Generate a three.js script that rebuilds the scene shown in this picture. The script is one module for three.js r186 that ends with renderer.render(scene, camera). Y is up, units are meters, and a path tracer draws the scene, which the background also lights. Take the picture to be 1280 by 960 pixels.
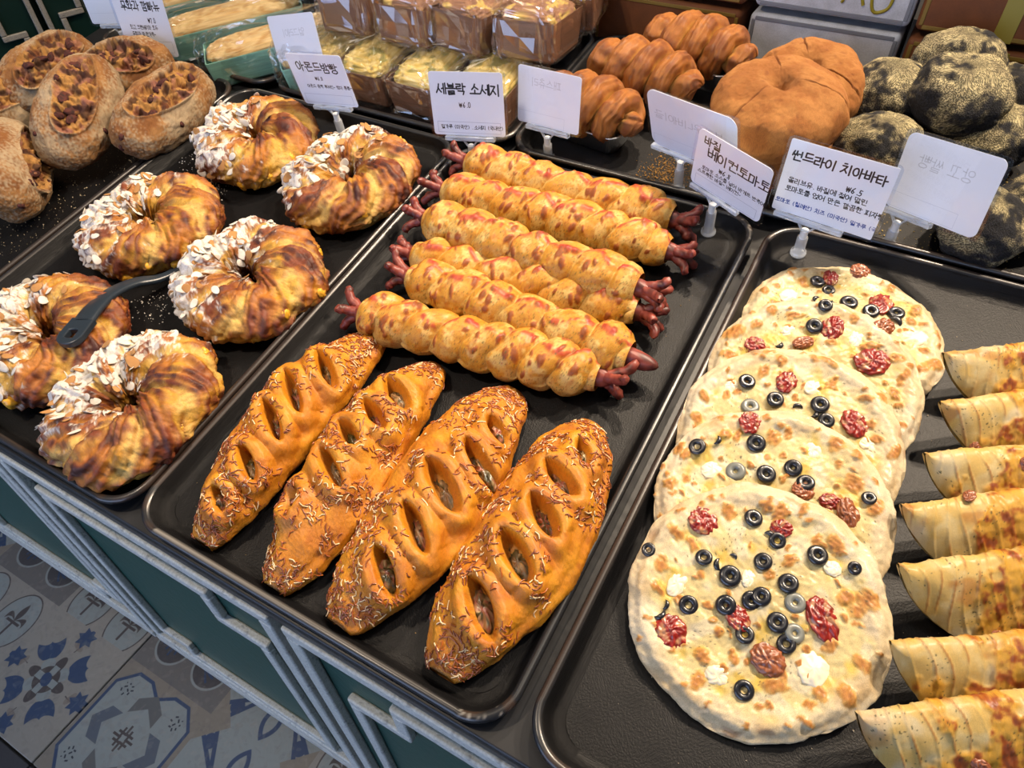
import * as THREE from 'three';
import { RoundedBoxGeometry } from 'three/addons/geometries/RoundedBoxGeometry.js';
import { mergeGeometries, mergeVertices } from 'three/addons/utils/BufferGeometryUtils.js';
import { RectAreaLightUniformsLib } from 'three/addons/lights/RectAreaLightUniformsLib.js';
import { createNoise3D } from 'simplex-noise';

// ---------------------------------------------------------------- camera, sky, light, exposure
RectAreaLightUniformsLib.init();
const scene = new THREE.Scene();
const renderer = new THREE.WebGLRenderer();
renderer.toneMapping = THREE.LinearToneMapping;
renderer.toneMappingExposure = 1.06;
renderer.shadowMap.enabled = true;
const SKY = new THREE.Color('#b0c6f0').multiplyScalar(4.0);
scene.background = SKY;

// The display deck slopes 8.2 degrees towards the customer. "Deck space": x along the counter, y above the tray floor, z towards the customer.
const TILT = THREE.MathUtils.degToRad(8.2), DECK_Y = 0.68, TRAY_FLOOR = -0.017;
const TQ = new THREE.Quaternion().setFromAxisAngle(new THREE.Vector3(1, 0, 0), TILT);
const V = (x = 0, y = 0, z = 0) => new THREE.Vector3(x, y, z);
const toWorld = (p) => V(p.x, p.y + TRAY_FLOOR, p.z).applyQuaternion(TQ).add(V(0, DECK_Y, 0));
const FOCAL = 883.8, camDeck = V(0.5077, 0.5690, 0.0538);
const camF = V(-0.3565, -0.8024, -0.4786), camU = V(-0.3414, 0.5887, -0.7327), camR = V(0.8697, -0.0978, -0.4838);
const camera = new THREE.PerspectiveCamera(2 * Math.atan(480 / FOCAL) * 180 / Math.PI, 4 / 3, 0.02, 60);
camera.position.copy(camDeck.clone().applyQuaternion(TQ).add(V(0, DECK_Y, 0)));
camera.up.copy(camU.clone().applyQuaternion(TQ));
camera.lookAt(camera.position.clone().add(camF.clone().applyQuaternion(TQ)));
// a pixel of the photograph -> the point of deck space at height h above the tray floor
const rayOf = (px, py) => camF.clone().addScaledVector(camR, (px - 640) / FOCAL).addScaledVector(camU, -(py - 480) / FOCAL);
function at(px, py, h = 0) {
  const d = rayOf(px, py), t = (h + TRAY_FLOOR - camDeck.y) / d.y;
  const p = camDeck.clone().addScaledVector(d, t); p.y = h; return p;
}
function onPlane(px, py, p0, n) {   // ... or the point of a plane in deck space
  const d = rayOf(px, py), o = camDeck.clone(); o.y -= TRAY_FLOOR;
  return o.addScaledVector(d, p0.clone().sub(o).dot(n) / d.dot(n));
}
const lamp = (l) => { l.castShadow = true; scene.add(l); return l; };
// ---------------------------------------------------------------- helpers
function rng(seed) { let a = seed >>> 0; return () => { a = (a + 0x6D2B79F5) | 0; let t = Math.imul(a ^ (a >>> 15), 1 | a); t = (t + Math.imul(t ^ (t >>> 7), 61 | t)) ^ t; return ((t ^ (t >>> 14)) >>> 0) / 4294967296; }; }
const n3 = createNoise3D(rng(11));
const fbm = (x, y, z, o = 3) => { let s = 0, a = .5, f = 1; for (let i = 0; i < o; i++) { s += a * n3(x * f, y * f, z * f); a *= .5; f *= 2.03; } return s; };
const sat = (x) => Math.min(1, Math.max(0, x));
const ss = (a, b, x) => { const t = sat((x - a) / (b - a)); return t * t * (3 - 2 * t); };
const mix = (a, b, t) => a + (b - a) * t;
const H = (hex) => new THREE.Color(hex).toArray();
const mc = (a, b, t) => [a[0] + (b[0] - a[0]) * t, a[1] + (b[1] - a[1]) * t, a[2] + (b[2] - a[2]) * t];
const hash = (i, j = 0) => { const s = Math.sin(i * 127.1 + j * 311.7) * 43758.5453; return s - Math.floor(s); };
const names = new Map();
function numbered(name) { const k = names.get(name) ?? 0; names.set(name, k + 1); return k ? `${name}_${String(k).padStart(3, '0')}` : name; }
const onDeck = [];
function mesh(name, geo, mat, parent) {
  const m = new THREE.Mesh(geo, mat); m.name = name; m.castShadow = m.receiveShadow = true; if (parent) parent.add(m); return m;
}
// a thing: Group (or Mesh) of deck space when deck is true, else of the world
function thing(name, label, category, group, deck = true, obj = new THREE.Group()) {
  obj.name = numbered(name); obj.userData = { label, category }; if (group) obj.userData.group = group;
  scene.add(obj); if (deck) onDeck.push(obj); return obj;
}
function copyOf(o, label) { const c = o.clone(); c.name = numbered(o.name.replace(/_\d{3}$/, '')); c.userData = { ...o.userData }; if (label) c.userData.label = label; scene.add(c); onDeck.push(c); return c; }
function structure(name, geo, mat, label, deck = false) { const m = geo ? mesh(name, geo, mat) : new THREE.Group(); m.name = name; m.userData = { kind: 'structure', label }; scene.add(m); if (deck) onDeck.push(m); return m; }
function settle() { for (const o of onDeck) { o.position.copy(toWorld(o.position)); o.quaternion.premultiply(TQ); } }

// parametric skin: base(u, v) -> [x, y, z]; pushed along its normal by disp; coloured per vertex by col
function skin(nu, nv, base, { cu = false, cv = false, poleA = false, poleB = false, disp, col, uvS = [1, 1], post } = {}) {
  const W = nu + 1, N = W * (nv + 1), P = new Float32Array(N * 3), UV = new Float32Array(N * 2);
  for (let j = 0; j <= nv; j++) for (let i = 0; i <= nu; i++) {
    const k = j * W + i, u = i / nu, v = j / nv, p = base(cu && i === nu ? 0 : u, cv && j === nv ? 0 : v);
    P[k * 3] = p[0]; P[k * 3 + 1] = p[1]; P[k * 3 + 2] = p[2]; UV[k * 2] = u * uvS[0]; UV[k * 2 + 1] = v * uvS[1];
  }
  const idx = new Uint32Array(nu * nv * 6); let q = 0;
  for (let j = 0; j < nv; j++) for (let i = 0; i < nu; i++) { const a = j * W + i, b = a + 1, c = a + W, d = c + 1; idx[q++] = a; idx[q++] = b; idx[q++] = d; idx[q++] = a; idx[q++] = d; idx[q++] = c; }
  let vol = 0;
  for (let t = 0; t < idx.length; t += 3) { const a = idx[t] * 3, b = idx[t + 1] * 3, c = idx[t + 2] * 3; vol += P[a] * (P[b + 1] * P[c + 2] - P[b + 2] * P[c + 1]) - P[a + 1] * (P[b] * P[c + 2] - P[b + 2] * P[c]) + P[a + 2] * (P[b] * P[c + 1] - P[b + 1] * P[c]); }
  if (vol < 0) for (let t = 0; t < idx.length; t += 3) { const s = idx[t + 1]; idx[t + 1] = idx[t + 2]; idx[t + 2] = s; }
  const g = new THREE.BufferGeometry();
  g.setAttribute('position', new THREE.BufferAttribute(P, 3)); g.setAttribute('uv', new THREE.BufferAttribute(UV, 2)); g.setIndex(new THREE.BufferAttribute(idx, 1));
  const norms = () => {
    g.computeVertexNormals(); const n = g.attributes.normal.array;
    const join = (list) => { let x = 0, y = 0, z = 0; for (const k of list) { x += n[k * 3]; y += n[k * 3 + 1]; z += n[k * 3 + 2]; } const l = Math.hypot(x, y, z) || 1; for (const k of list) { n[k * 3] = x / l; n[k * 3 + 1] = y / l; n[k * 3 + 2] = z / l; } };
    if (cu) for (let j = 0; j <= nv; j++) join([j * W, j * W + nu]);
    if (cv) for (let i = 0; i <= nu; i++) join([i, nv * W + i]);
    if (poleA) join(Array.from({ length: W }, (_, i) => i));
    if (poleB) join(Array.from({ length: W }, (_, i) => nv * W + i));
    return n;
  };
  let n = norms(); const C = col && new Float32Array(N * 3), D = new Float32Array(N);
  if (disp) {
    for (let j = 0; j <= nv; j++) for (let i = 0; i <= nu; i++) { const k = j * W + i; D[k] = disp([P[k * 3], P[k * 3 + 1], P[k * 3 + 2]], [n[k * 3], n[k * 3 + 1], n[k * 3 + 2]], cu && i === nu ? 0 : i / nu, cv && j === nv ? 0 : j / nv); }
    if (poleA) for (let i = 1; i < W; i++) D[i] = D[0];
    if (poleB) for (let i = 1; i < W; i++) D[nv * W + i] = D[nv * W];
    for (let k = 0; k < N; k++) for (let c = 0; c < 3; c++) P[k * 3 + c] += n[k * 3 + c] * D[k];
    if (post) for (let k = 0; k < N; k++) post(P, k * 3);
    n = norms();
  }
  if (col) {
    for (let j = 0; j <= nv; j++) for (let i = 0; i <= nu; i++) { const k = j * W + i, c = col([P[k * 3], P[k * 3 + 1], P[k * 3 + 2]], [n[k * 3], n[k * 3 + 1], n[k * 3 + 2]], cu && i === nu ? 0 : i / nu, cv && j === nv ? 0 : j / nv, D[k]); C.set(c, k * 3); }
    g.setAttribute('color', new THREE.BufferAttribute(C, 3));
  }
  return g;
}
// n points on a skin whose vertex passes ok(p, n): [{p, n}]
function scatter(g, count, ok, r) {
  const P = g.attributes.position, Nn = g.attributes.normal, out = [];
  for (let tries = 0; out.length < count && tries < count * 60; tries++) {
    const k = Math.floor(r() * P.count), p = V(P.getX(k), P.getY(k), P.getZ(k)), n = V(Nn.getX(k), Nn.getY(k), Nn.getZ(k));
    if (ok(p, n)) out.push({ p, n });
  }
  return out;
}
const UPV = V(0, 1, 0);
function seat(o, p, n, spin, sink = 0) {   // stand an object on a surface point, its +y along the normal
  o.position.copy(p).addScaledVector(n, -sink);
  o.quaternion.setFromUnitVectors(UPV, n).multiply(new THREE.Quaternion().setFromAxisAngle(UPV, spin)); return o;
}
function painted(g, f) { const P = g.attributes.position, C = new Float32Array(P.count * 3); for (let k = 0; k < P.count; k++) C.set(typeof f === 'function' ? f(P.getX(k), P.getY(k), P.getZ(k)) : f, k * 3); g.setAttribute('color', new THREE.BufferAttribute(C, 3)); return g; }
function lump(rx, ry, rz, amp, seed, colf, det = 14, freq = 1.4, flat = false) {   // rough ellipsoid
  return skin(det * 2, det, (u, v) => { const t = u * Math.PI * 2, f = v * Math.PI; return [rx * Math.sin(f) * Math.cos(t), ry * Math.cos(f), rz * Math.sin(f) * Math.sin(t)]; },
    { cu: true, poleA: true, poleB: true, disp: (p) => amp * fbm(p[0] / rx * freq + seed, flat ? p[1] / rx * freq : p[1] / ry * freq, p[2] / rz * freq + seed, 3), col: colf });
}
function tubeAlong(pts, radius, seg = 24, rad = 7, taper) {
  const c = new THREE.CatmullRomCurve3(pts), fr = c.computeFrenetFrames(seg, false);
  return skin(rad, seg, (u, v) => {
    const i = Math.round(v * seg), p = c.getPointAt(v), r = radius * (taper ? taper(v) : 1), a = u * Math.PI * 2, N = fr.normals[i], B = fr.binormals[i];
    return [p.x + r * (Math.cos(a) * N.x + Math.sin(a) * B.x), p.y + r * (Math.cos(a) * N.y + Math.sin(a) * B.y), p.z + r * (Math.cos(a) * N.z + Math.sin(a) * B.z)];
  }, { cu: true });
}
const boxAt = (w, h, d, x, y, z, r = 0) => (r ? new RoundedBoxGeometry(w, h, d, 2, r) : new THREE.BoxGeometry(w, h, d)).translate(x, y, z);
const merged = (list) => mergeGeometries(list.map((g) => { const c = g.index ? g.toNonIndexed() : g.clone(); for (const k of Object.keys(c.attributes)) if (!['position', 'normal', 'uv'].includes(k)) c.deleteAttribute(k); return c; }));

// ---------------------------------------------------------------- fine-grain textures and materials
function dataTex(size, f, srgb = false, repeat = 1) {
  const d = new Uint8Array(size * size * 4);
  for (let y = 0; y < size; y++) for (let x = 0; x < size; x++) { const c = f(x / size, y / size), o = (y * size + x) * 4; d[o] = c[0] * 255; d[o + 1] = c[1] * 255; d[o + 2] = c[2] * 255; d[o + 3] = 255; }
  const t = new THREE.DataTexture(d, size, size); t.wrapS = t.wrapT = THREE.RepeatWrapping; t.magFilter = THREE.LinearFilter; t.repeat.set(repeat, repeat);
  if (srgb) t.colorSpace = THREE.SRGBColorSpace; t.needsUpdate = true; return t;
}
const tileN = (u, v, f, z = 0) => { const a = u * 6.28318, b = v * 6.28318, k = f / 6.28318; return n3(Math.cos(a) * k + z, Math.sin(a) * k + Math.cos(b) * k * .7, Math.sin(b) * k + z * 1.7); };
const grainTex = dataTex(256, (u, v) => { const g = sat(.5 + .3 * tileN(u, v, 60, 3) + .25 * tileN(u, v, 130, 9)); return [g, g, g]; });
const trayRough = dataTex(256, (u, v) => { const g = sat(.5 + .25 * tileN(u, v, 25, 4) + .3 * tileN(u, v, 120, 2)); return [g, g, g]; });
const toneTex = dataTex(256, (u, v) => { const g = sat(.86 + .13 * tileN(u, v, 13, 5) + .12 * tileN(u, v, 34, 8)); return [g, g, g]; });
const speckTex = dataTex(512, (u, v) => { const a = ss(-.15, .3, tileN(u, v, 42, 6) * .7 + tileN(u, v, 95, 1) * .6), g = mix(.2, 1, a); return [g, g, g]; });
const std = (o) => new THREE.MeshStandardMaterial(o), phy = (o) => new THREE.MeshPhysicalMaterial(o);
const bread = (rough = .6, bump = .0005, o = {}) => phy({ vertexColors: true, roughness: rough, map: toneTex, bumpMap: grainTex, bumpScale: bump, ...o });
const M = {
  pastry: bread(.5, .0005, { clearcoat: .12, clearcoatRoughness: .35 }), crust: bread(.85, .0006), leaf: bread(.5, .0003, { clearcoat: .2, clearcoatRoughness: .35 }), roll: bread(.42, .0003, { clearcoat: .25, clearcoatRoughness: .3 }),
  pizza: bread(.5, .0003, { clearcoat: .3, clearcoatRoughness: .25 }), wrap: bread(.45, .0003, { clearcoat: .28, clearcoatRoughness: .3 }), wet: phy({ vertexColors: true, roughness: .35, clearcoat: .4, clearcoatRoughness: .2 }), matte: std({ vertexColors: true, roughness: .85 }),
  tray: phy({ color: new THREE.Color('#0c0c0e'), roughness: .46, roughnessMap: null, bumpMap: trayRough, bumpScale: .00025, metalness: .0, specularIntensity: .5 }),
  rim: phy({ vertexColors: true, roughness: .34, metalness: .0, clearcoat: .3, clearcoatRoughness: .2 }),
  meat: phy({ vertexColors: true, roughness: .5, clearcoat: .15, clearcoatRoughness: .3 }),
  olive: phy({ color: new THREE.Color('#191a20'), roughness: .28, clearcoat: .5, clearcoatRoughness: .2 }),
  olivePale: phy({ color: new THREE.Color('#6d706a'), roughness: .35, clearcoat: .4, clearcoatRoughness: .2 }),
  mozz: phy({ color: new THREE.Color('#e8dcbc'), roughness: .4, clearcoat: .25 }),
  flakeSugar: std({ color: new THREE.Color('#ece6dc'), roughness: .95, bumpMap: grainTex, bumpScale: .0006 }),
  flakeToast: std({ color: new THREE.Color('#b98750'), roughness: .8, bumpMap: grainTex, bumpScale: .0005 }),
  chestnut: phy({ color: new THREE.Color('#d9a02c'), roughness: .4, clearcoat: .3 }),
  film: phy({ color: new THREE.Color('#ffffff'), transmission: 1, thickness: 0, roughness: .07, ior: 2.1 }),
  powder: phy({ vertexColors: true, roughness: .95, map: speckTex, bumpMap: speckTex, bumpScale: .0007 }),
  acrylic: phy({ color: new THREE.Color('#f4f8ff'), transmission: 1, thickness: 0, roughness: .04, ior: 1.5 }),
  acrylicSolid: phy({ color: new THREE.Color('#eef3fa'), transmission: .72, thickness: 0, roughness: .16, ior: 1.6 }),
  frost: phy({ color: new THREE.Color('#e9eef4'), transmission: .35, thickness: 0, roughness: .5 }),
  foil: std({ color: new THREE.Color('#b9bcc0'), metalness: 1, roughness: .28 }),
  blackPlastic: phy({ color: new THREE.Color('#232c36'), roughness: .32, specularIntensity: 1 }),
};
// ---------------------------------------------------------------- the room and its lamps
const plaster = std({ color: new THREE.Color('#b9b4aa'), roughness: .95, bumpMap: grainTex, bumpScale: .001 });
const RX = [-3.4, 3.4], RZ = [-2.3, 3.2], RH = 2.75;
structure('ceiling', boxAt(7.2, .2, 5.9, 0, RH + .1, .45), plaster, 'plain pale ceiling above the bakery counter');
structure('wall_back', boxAt(7.2, RH, .2, 0, RH / 2, RZ[0] - .1), plaster, 'plain wall behind the stacked storage boxes');
structure('wall_left', boxAt(.2, RH, 5.5, RX[0] - .1, RH / 2, .45), plaster, 'plain side wall beyond the green cabinet');
structure('wall_right', boxAt(.2, RH, 5.5, RX[1] + .1, RH / 2, .45), plaster, 'plain side wall right of the counter');
{ // shop front on the customer's side: a wall with a wide opening to the street
  const w = structure('wall_front', null, null, 'shop front wall with a wide window opening to the street');
  const o = [-3.0, 1.4, .35, 2.45];
  for (const [a, b, c, d] of [[RX[0], o[0], 0, RH], [o[1], RX[1], 0, RH], [o[0], o[1], 0, o[2]], [o[0], o[1], o[3], RH]]) mesh('wall_section', boxAt(b - a, d - c, .2, (a + b) / 2, (c + d) / 2, RZ[1] + .1), plaster, w);
  const win = structure('window_1', null, null, 'wide shop window facing the street'), fm = std({ color: new THREE.Color('#1d2b29'), roughness: .5 });
  for (const x of [o[0], (2 * o[0] + o[1]) / 3, (o[0] + 2 * o[1]) / 3, o[1]]) mesh('window_frame', boxAt(.06, o[3] - o[2], .08, x, (o[2] + o[3]) / 2, RZ[1] + .1), fm, win);
  for (const y of [o[2], o[3]]) mesh('window_frame', boxAt(o[1] - o[0], .06, .08, (o[0] + o[1]) / 2, y, RZ[1] + .1), fm, win);
}
// ceiling lamps: track spots over the counter, and two glowing panels
const lampBody = std({ color: new THREE.Color('#1a1a1b'), roughness: .5 });
function trackSpot(x, z, tx, ty, tz, power, label, color = '#ffe8cc', angle = .62) {
  const t = thing('track_spotlight', label, 'lamp', 'track spotlights on the ceiling', false); t.position.set(x, RH - .22, z);
  const dir = V(tx - x, ty - (RH - .22), tz - z).normalize(), q = new THREE.Quaternion().setFromUnitVectors(V(0, -1, 0), dir);
  mesh('stem', new THREE.CylinderGeometry(.012, .012, .2, 12).translate(0, .12, 0), lampBody, t);
  const can = mesh('lamp_can', new THREE.LatheGeometry([[.001, .1], [.045, .1], [.052, .09], [.055, -.06], [.05, -.06], [.047, .07], [.001, .08]].map(([a, b]) => new THREE.Vector2(a, b)), 24), lampBody, t); can.quaternion.copy(q);
  const bulb = mesh('bulb', new THREE.SphereGeometry(.032, 16, 10), std({ color: 0x000000, emissive: new THREE.Color(color), emissiveIntensity: 12 }), t); bulb.position.copy(dir.clone().multiplyScalar(.02));
  const l = lamp(new THREE.SpotLight(new THREE.Color(color), power, 0, angle, .7, 2)); l.position.copy(t.position).addScaledVector(dir, .075); l.target.position.set(tx, ty, tz); scene.add(l.target); l.shadow.radius = 2.2; l.shadow.mapSize.set(2048, 2048); l.name = 'spot_source';
}
function panelLamp(x, z, w, d, power, label, color = '#fff4e6') {
  const t = thing('ceiling_panel_lamp', label, 'lamp', 'square panel lamps on the ceiling', false); t.position.set(x, RH, z);
  mesh('lamp_frame', boxAt(w + .05, .04, d + .05, 0, -.02, 0), plaster, t);
  mesh('diffuser', boxAt(w, .006, d, 0, -.043, 0), std({ color: 0x000000, emissive: new THREE.Color(color), emissiveIntensity: power * .5 }), t);
  const l = lamp(new THREE.RectAreaLight(new THREE.Color(color), power, w, d)); l.position.set(x, RH - .052, z); l.lookAt(x, 0, z); l.name = 'panel_source';
}
const LIT = { spot: 11.2, panel: 1.5 };
trackSpot(1.25, -1.25, .62, .68, -.25, LIT.spot * 1.25, 'black track spotlight aimed at the pizza tray');
trackSpot(.75, -1.35, .2, .68, -.3, LIT.spot, 'black track spotlight aimed at the sausage roll tray');
trackSpot(.1, -1.3, -.25, .68, -.3, LIT.spot * .8, 'black track spotlight aimed at the almond pastry tray');
trackSpot(-.45, .35, -.15, .7, -.75, LIT.spot * .5, 'black track spotlight aimed at the wrapped loaves');
panelLamp(.85, -.15, 1.2, .6, LIT.panel, 'white panel lamp on the ceiling over the trays');
panelLamp(-1.2, .3, 1.2, .6, LIT.panel * .6, 'white panel lamp on the ceiling over the left aisle');

// ---------------------------------------------------------------- printed floor tiles
function tileCanvas(draw) { const c = document.createElement('canvas'); c.width = c.height = 768; const x = c.getContext('2d'); draw(x); const t = new THREE.CanvasTexture(c); t.colorSpace = THREE.SRGBColorSpace; return t; }
const INK = { cream: '#94918a', pale: '#8d9696', blue: '#33486a', brown: '#4a4546', tan: '#857f75', line: '#262c3a' };
function weather(x, X, Y, S, seed) { const r = rng(seed); for (let i = 0; i < 420; i++) { x.fillStyle = ['rgba(120,110,98,.10)', 'rgba(165,162,155,.14)', 'rgba(80,82,90,.08)'][i % 3]; const a = X + r() * S, b = Y + r() * S; x.beginPath(); x.ellipse(a, b, 2 + r() * 9, 1 + r() * 5, r() * 3, 0, 7); x.fill(); } }
const PATCH = {
  flower(x, S) {
    x.fillStyle = INK.cream; x.fillRect(0, 0, S, S); x.translate(S / 2, S / 2); x.rotate(Math.PI / 4);
    for (let k = 0; k < 4; k++) { x.save(); x.rotate(k * Math.PI / 2);
      x.fillStyle = INK.blue; x.beginPath(); x.moveTo(-14, -48); x.quadraticCurveTo(-34, -62, -30, -92); x.quadraticCurveTo(-8, -78, 0, -90); x.quadraticCurveTo(8, -78, 30, -92); x.quadraticCurveTo(34, -62, 14, -48); x.fill();
      x.fillStyle = INK.brown; x.beginPath(); x.ellipse(24, -24, 12, 22, .78, 0, 7); x.fill(); x.fillStyle = INK.pale; x.beginPath(); x.ellipse(0, -34, 16, 15, 0, 0, 7); x.fill();
      x.strokeStyle = INK.brown; x.lineWidth = 2; x.beginPath(); x.moveTo(52, -48); x.quadraticCurveTo(70, -58, 86, -84); x.stroke();
      x.fillStyle = 'rgba(120,112,104,.55)'; for (let q = 0; q < 5; q++) { x.beginPath(); x.ellipse(70 + 12 * Math.cos(q * 2.2), -70 + 14 * Math.sin(q * 1.7), 12, 7, q, 0, 7); x.fill(); }
      x.restore(); }
    x.fillStyle = INK.brown; x.beginPath(); x.arc(0, 0, 30, 0, 7); x.fill(); x.fillStyle = INK.pale; for (let k = 0; k < 4; k++) { x.save(); x.rotate(k * Math.PI / 2 + Math.PI / 4); x.fillRect(-8, -32, 16, 20); x.restore(); }
    x.fillStyle = INK.blue; x.beginPath(); x.ellipse(0, 0, 16, 12, 0, 0, 7); x.fill();
    x.rotate(-Math.PI / 4); x.fillStyle = INK.blue; for (const [a, b] of [[0, -108], [0, 108], [-108, 0], [108, 0]]) { x.beginPath(); for (let q = 0; q < 14; q++) { const R = q % 2 ? 26 : 16, t = q / 14 * 6.283; x.lineTo(a + R * Math.cos(t), b + R * Math.sin(t)); } x.fill(); }
  },
  octagon(x, S) {
    x.fillStyle = INK.tan; x.fillRect(0, 0, S, S); x.translate(S / 2, S / 2); const e = S * .44, c = S * .14;
    x.beginPath(); for (const [a, b] of [[-e + c, -e], [-c, -e], [0, -e + c * .6], [c, -e], [e - c, -e], [e, -e + c], [e, e - c], [e - c, e], [c, e], [0, e - c * .6], [-c, e], [-e + c, e], [-e, e - c], [-e, -e + c]]) x.lineTo(a, b); x.closePath(); x.fillStyle = INK.pale; x.fill(); x.strokeStyle = INK.blue; x.lineWidth = 7; x.stroke();
    for (let k = 0; k < 4; k++) { x.save(); x.rotate(k * Math.PI / 2); x.fillStyle = k % 2 ? '#56606e' : '#616466'; x.beginPath(); x.moveTo(-36, -42); x.lineTo(-36, -74); x.lineTo(0, -98); x.lineTo(36, -74); x.lineTo(36, -42); x.lineTo(0, -68); x.closePath(); x.fill(); x.fillStyle = INK.brown; for (let q = -1; q < 2; q++) x.fillRect(-3 + q * 9, -28 + Math.abs(q) * 8, 5, 22);
      x.strokeStyle = INK.line; x.lineWidth = 3; for (let q = 0; q < 9; q++) { const a = 66 + (q % 3) * 10, b = -66 - Math.floor(q / 3) * 10; x.beginPath(); x.moveTo(a, b); x.lineTo(a + 6 * Math.cos(q), b + 6 * Math.sin(q * 2)); x.stroke(); } x.restore(); }
  },
  oval(x, S) {
    x.fillStyle = INK.cream; x.fillRect(0, 0, S, S); x.strokeStyle = INK.brown; x.lineWidth = 3;
    for (const [a, b] of [[S * .25, S * .3], [S * .75, S * .3], [S * .25, S * .8], [S * .75, S * .8]]) { x.fillStyle = INK.pale; x.beginPath(); x.ellipse(a, b, S * .2, S * .27, 0, 0, 7); x.fill(); x.stroke(); x.fillStyle = INK.brown; x.beginPath(); x.moveTo(a, b - 46); x.quadraticCurveTo(a + 16, b - 20, a, b); x.quadraticCurveTo(a - 16, b - 20, a, b - 46); x.fill(); x.fillRect(a - 22, b, 44, 6); x.fillRect(a - 3, b, 6, 40); for (const s of [-1, 1]) { x.beginPath(); x.moveTo(a, b); x.quadraticCurveTo(a + s * 34, b - 34, a + s * 30, b + 6); x.quadraticCurveTo(a + s * 22, b - 12, a, b); x.fill(); } }
  },
  scroll(x, S) {
    x.fillStyle = '#6b6a69'; x.fillRect(0, 0, S, S); x.strokeStyle = INK.line; x.lineWidth = 5; x.translate(S / 2, S / 2);
    for (let k = 0; k < 4; k++) { x.save(); x.rotate(k * Math.PI / 2); x.fillStyle = '#47474c'; x.beginPath(); x.arc(58, -58, 44, 0, 7); x.fill(); x.strokeStyle = INK.pale; x.stroke(); x.strokeStyle = INK.blue; for (let q = -2; q <= 2; q++) { x.beginPath(); x.moveTo(58, -40); x.quadraticCurveTo(58 + q * 12, -60, 58 + q * 14, -84 + Math.abs(q) * 8); x.stroke(); } x.strokeStyle = INK.line; x.beginPath(); for (let q = 0; q < 20; q++) { const t = q * .35; x.lineTo(0 + (20 - q) * Math.cos(t), -30 + (20 - q) * Math.sin(t)); } x.stroke(); x.restore(); }
  },
  star(x, S) {
    x.fillStyle = INK.pale; x.fillRect(0, 0, S, S); x.translate(S / 2, S / 2); x.strokeStyle = INK.blue; x.lineWidth = 9;
    for (let k = 0; k < 4; k++) { x.save(); x.rotate(k * Math.PI / 2); x.beginPath(); x.moveTo(-90, -110); x.lineTo(-40, -40); x.lineTo(40, -40); x.lineTo(90, -110); x.stroke(); x.beginPath(); x.moveTo(0, -40); x.quadraticCurveTo(34, -76, 0, -112); x.quadraticCurveTo(-34, -76, 0, -40); x.stroke(); x.fillStyle = INK.tan; x.beginPath(); x.moveTo(70, -128); x.lineTo(128, -128); x.lineTo(128, -70); x.fill(); x.fillStyle = INK.blue; x.beginPath(); x.arc(88, -88, 16, 0, 7); x.fill(); x.restore(); }
  },
};
function patchTile(grid, seed) { return tileCanvas((x) => { const S = 256; for (let j = 0; j < 3; j++) for (let i = 0; i < 3; i++) { x.save(); x.beginPath(); x.rect(i * S, j * S, S, S); x.clip(); x.translate(i * S, j * S); PATCH[grid[j][i]](x, S); x.restore(); weather(x, i * S, j * S, S, seed + i * 7 + j); } }); }
{
  const floor = structure('floor', boxAt(7.2, .1, 5.9, 0, -.058, .45), std({ color: new THREE.Color('#24252a'), roughness: .9 }), 'floor of square printed and plain grey tiles');
  const T = { roughness: .55, bumpMap: trayRough, bumpScale: .0004 };
  const printA = std({ map: patchTile([['scroll', 'oval', 'star'], ['star', 'scroll', 'oval'], ['oval', 'oval', 'flower']], 5), ...T }), printB = std({ map: patchTile([['oval', 'flower', 'scroll'], ['scroll', 'star', 'oval'], ['octagon', 'star', 'flower']], 9), ...T });
  const grey = std({ color: new THREE.Color('#3b3c42'), ...T });
  const g = new RoundedBoxGeometry(.597, .012, .597, 1, .002); { const P = g.attributes.position, U = g.attributes.uv; for (let k = 0; k < P.count; k++) U.setXY(k, P.getX(k) / .6 + .5, .5 - P.getZ(k) / .6); }
  // joints as in the photograph: one at x = -0.37, one at z = 0.24
  for (let i = -3; i < 4; i++) for (let j = -2; j < 4; j++) { const m = mesh('tile', g, j >= 1 ? grey : (i + j) & 1 ? printA : printB, floor); m.position.set(-.37 + .3 + i * .6, -.006, .24 - .3 + j * .6); }
}

// ---------------------------------------------------------------- counter: top, cabinets with fretwork doors
const chalk = (hex, seed, dark = '#5b6163') => dataTex(256, (u, v) => { const w = ss(.52, .72, .5 + .5 * tileN(u, v, 40, seed) * tileN(u, v * 3 % 1, 18, seed + 4)) * .7, g = .06 * tileN(u, v, 90, seed + 1); const a = new THREE.Color(hex).convertLinearToSRGB(), b = new THREE.Color(dark).convertLinearToSRGB(); return [sat(mix(a.r, b.r, w) + g), sat(mix(a.g, b.g, w) + g), sat(mix(a.b, b.b, w) + g)]; }, true);
const greenPaint = std({ color: new THREE.Color('#1f4b43'), roughness: .42, bumpMap: trayRough, bumpScale: .0004 });
const stripPaint = std({ map: chalk('#bfc2bd', 3, '#8d9192'), roughness: .6, bumpMap: grainTex, bumpScale: .0005 });
{
  const top = thing('countertop', 'long black sloping counter top under all the trays', 'countertop');
  mesh('board', boxAt(1.93, .02, .965, .115, -.0121, -.4755, .003), std({ color: new THREE.Color('#17181b'), roughness: .42, bumpMap: trayRough, bumpScale: .0004 }), top);
  mesh('edge_strip', boxAt(1.93, .03, .012, .115, -.032, .001, .002), std({ color: new THREE.Color('#191a1e'), roughness: .35 }), top);
}
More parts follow.
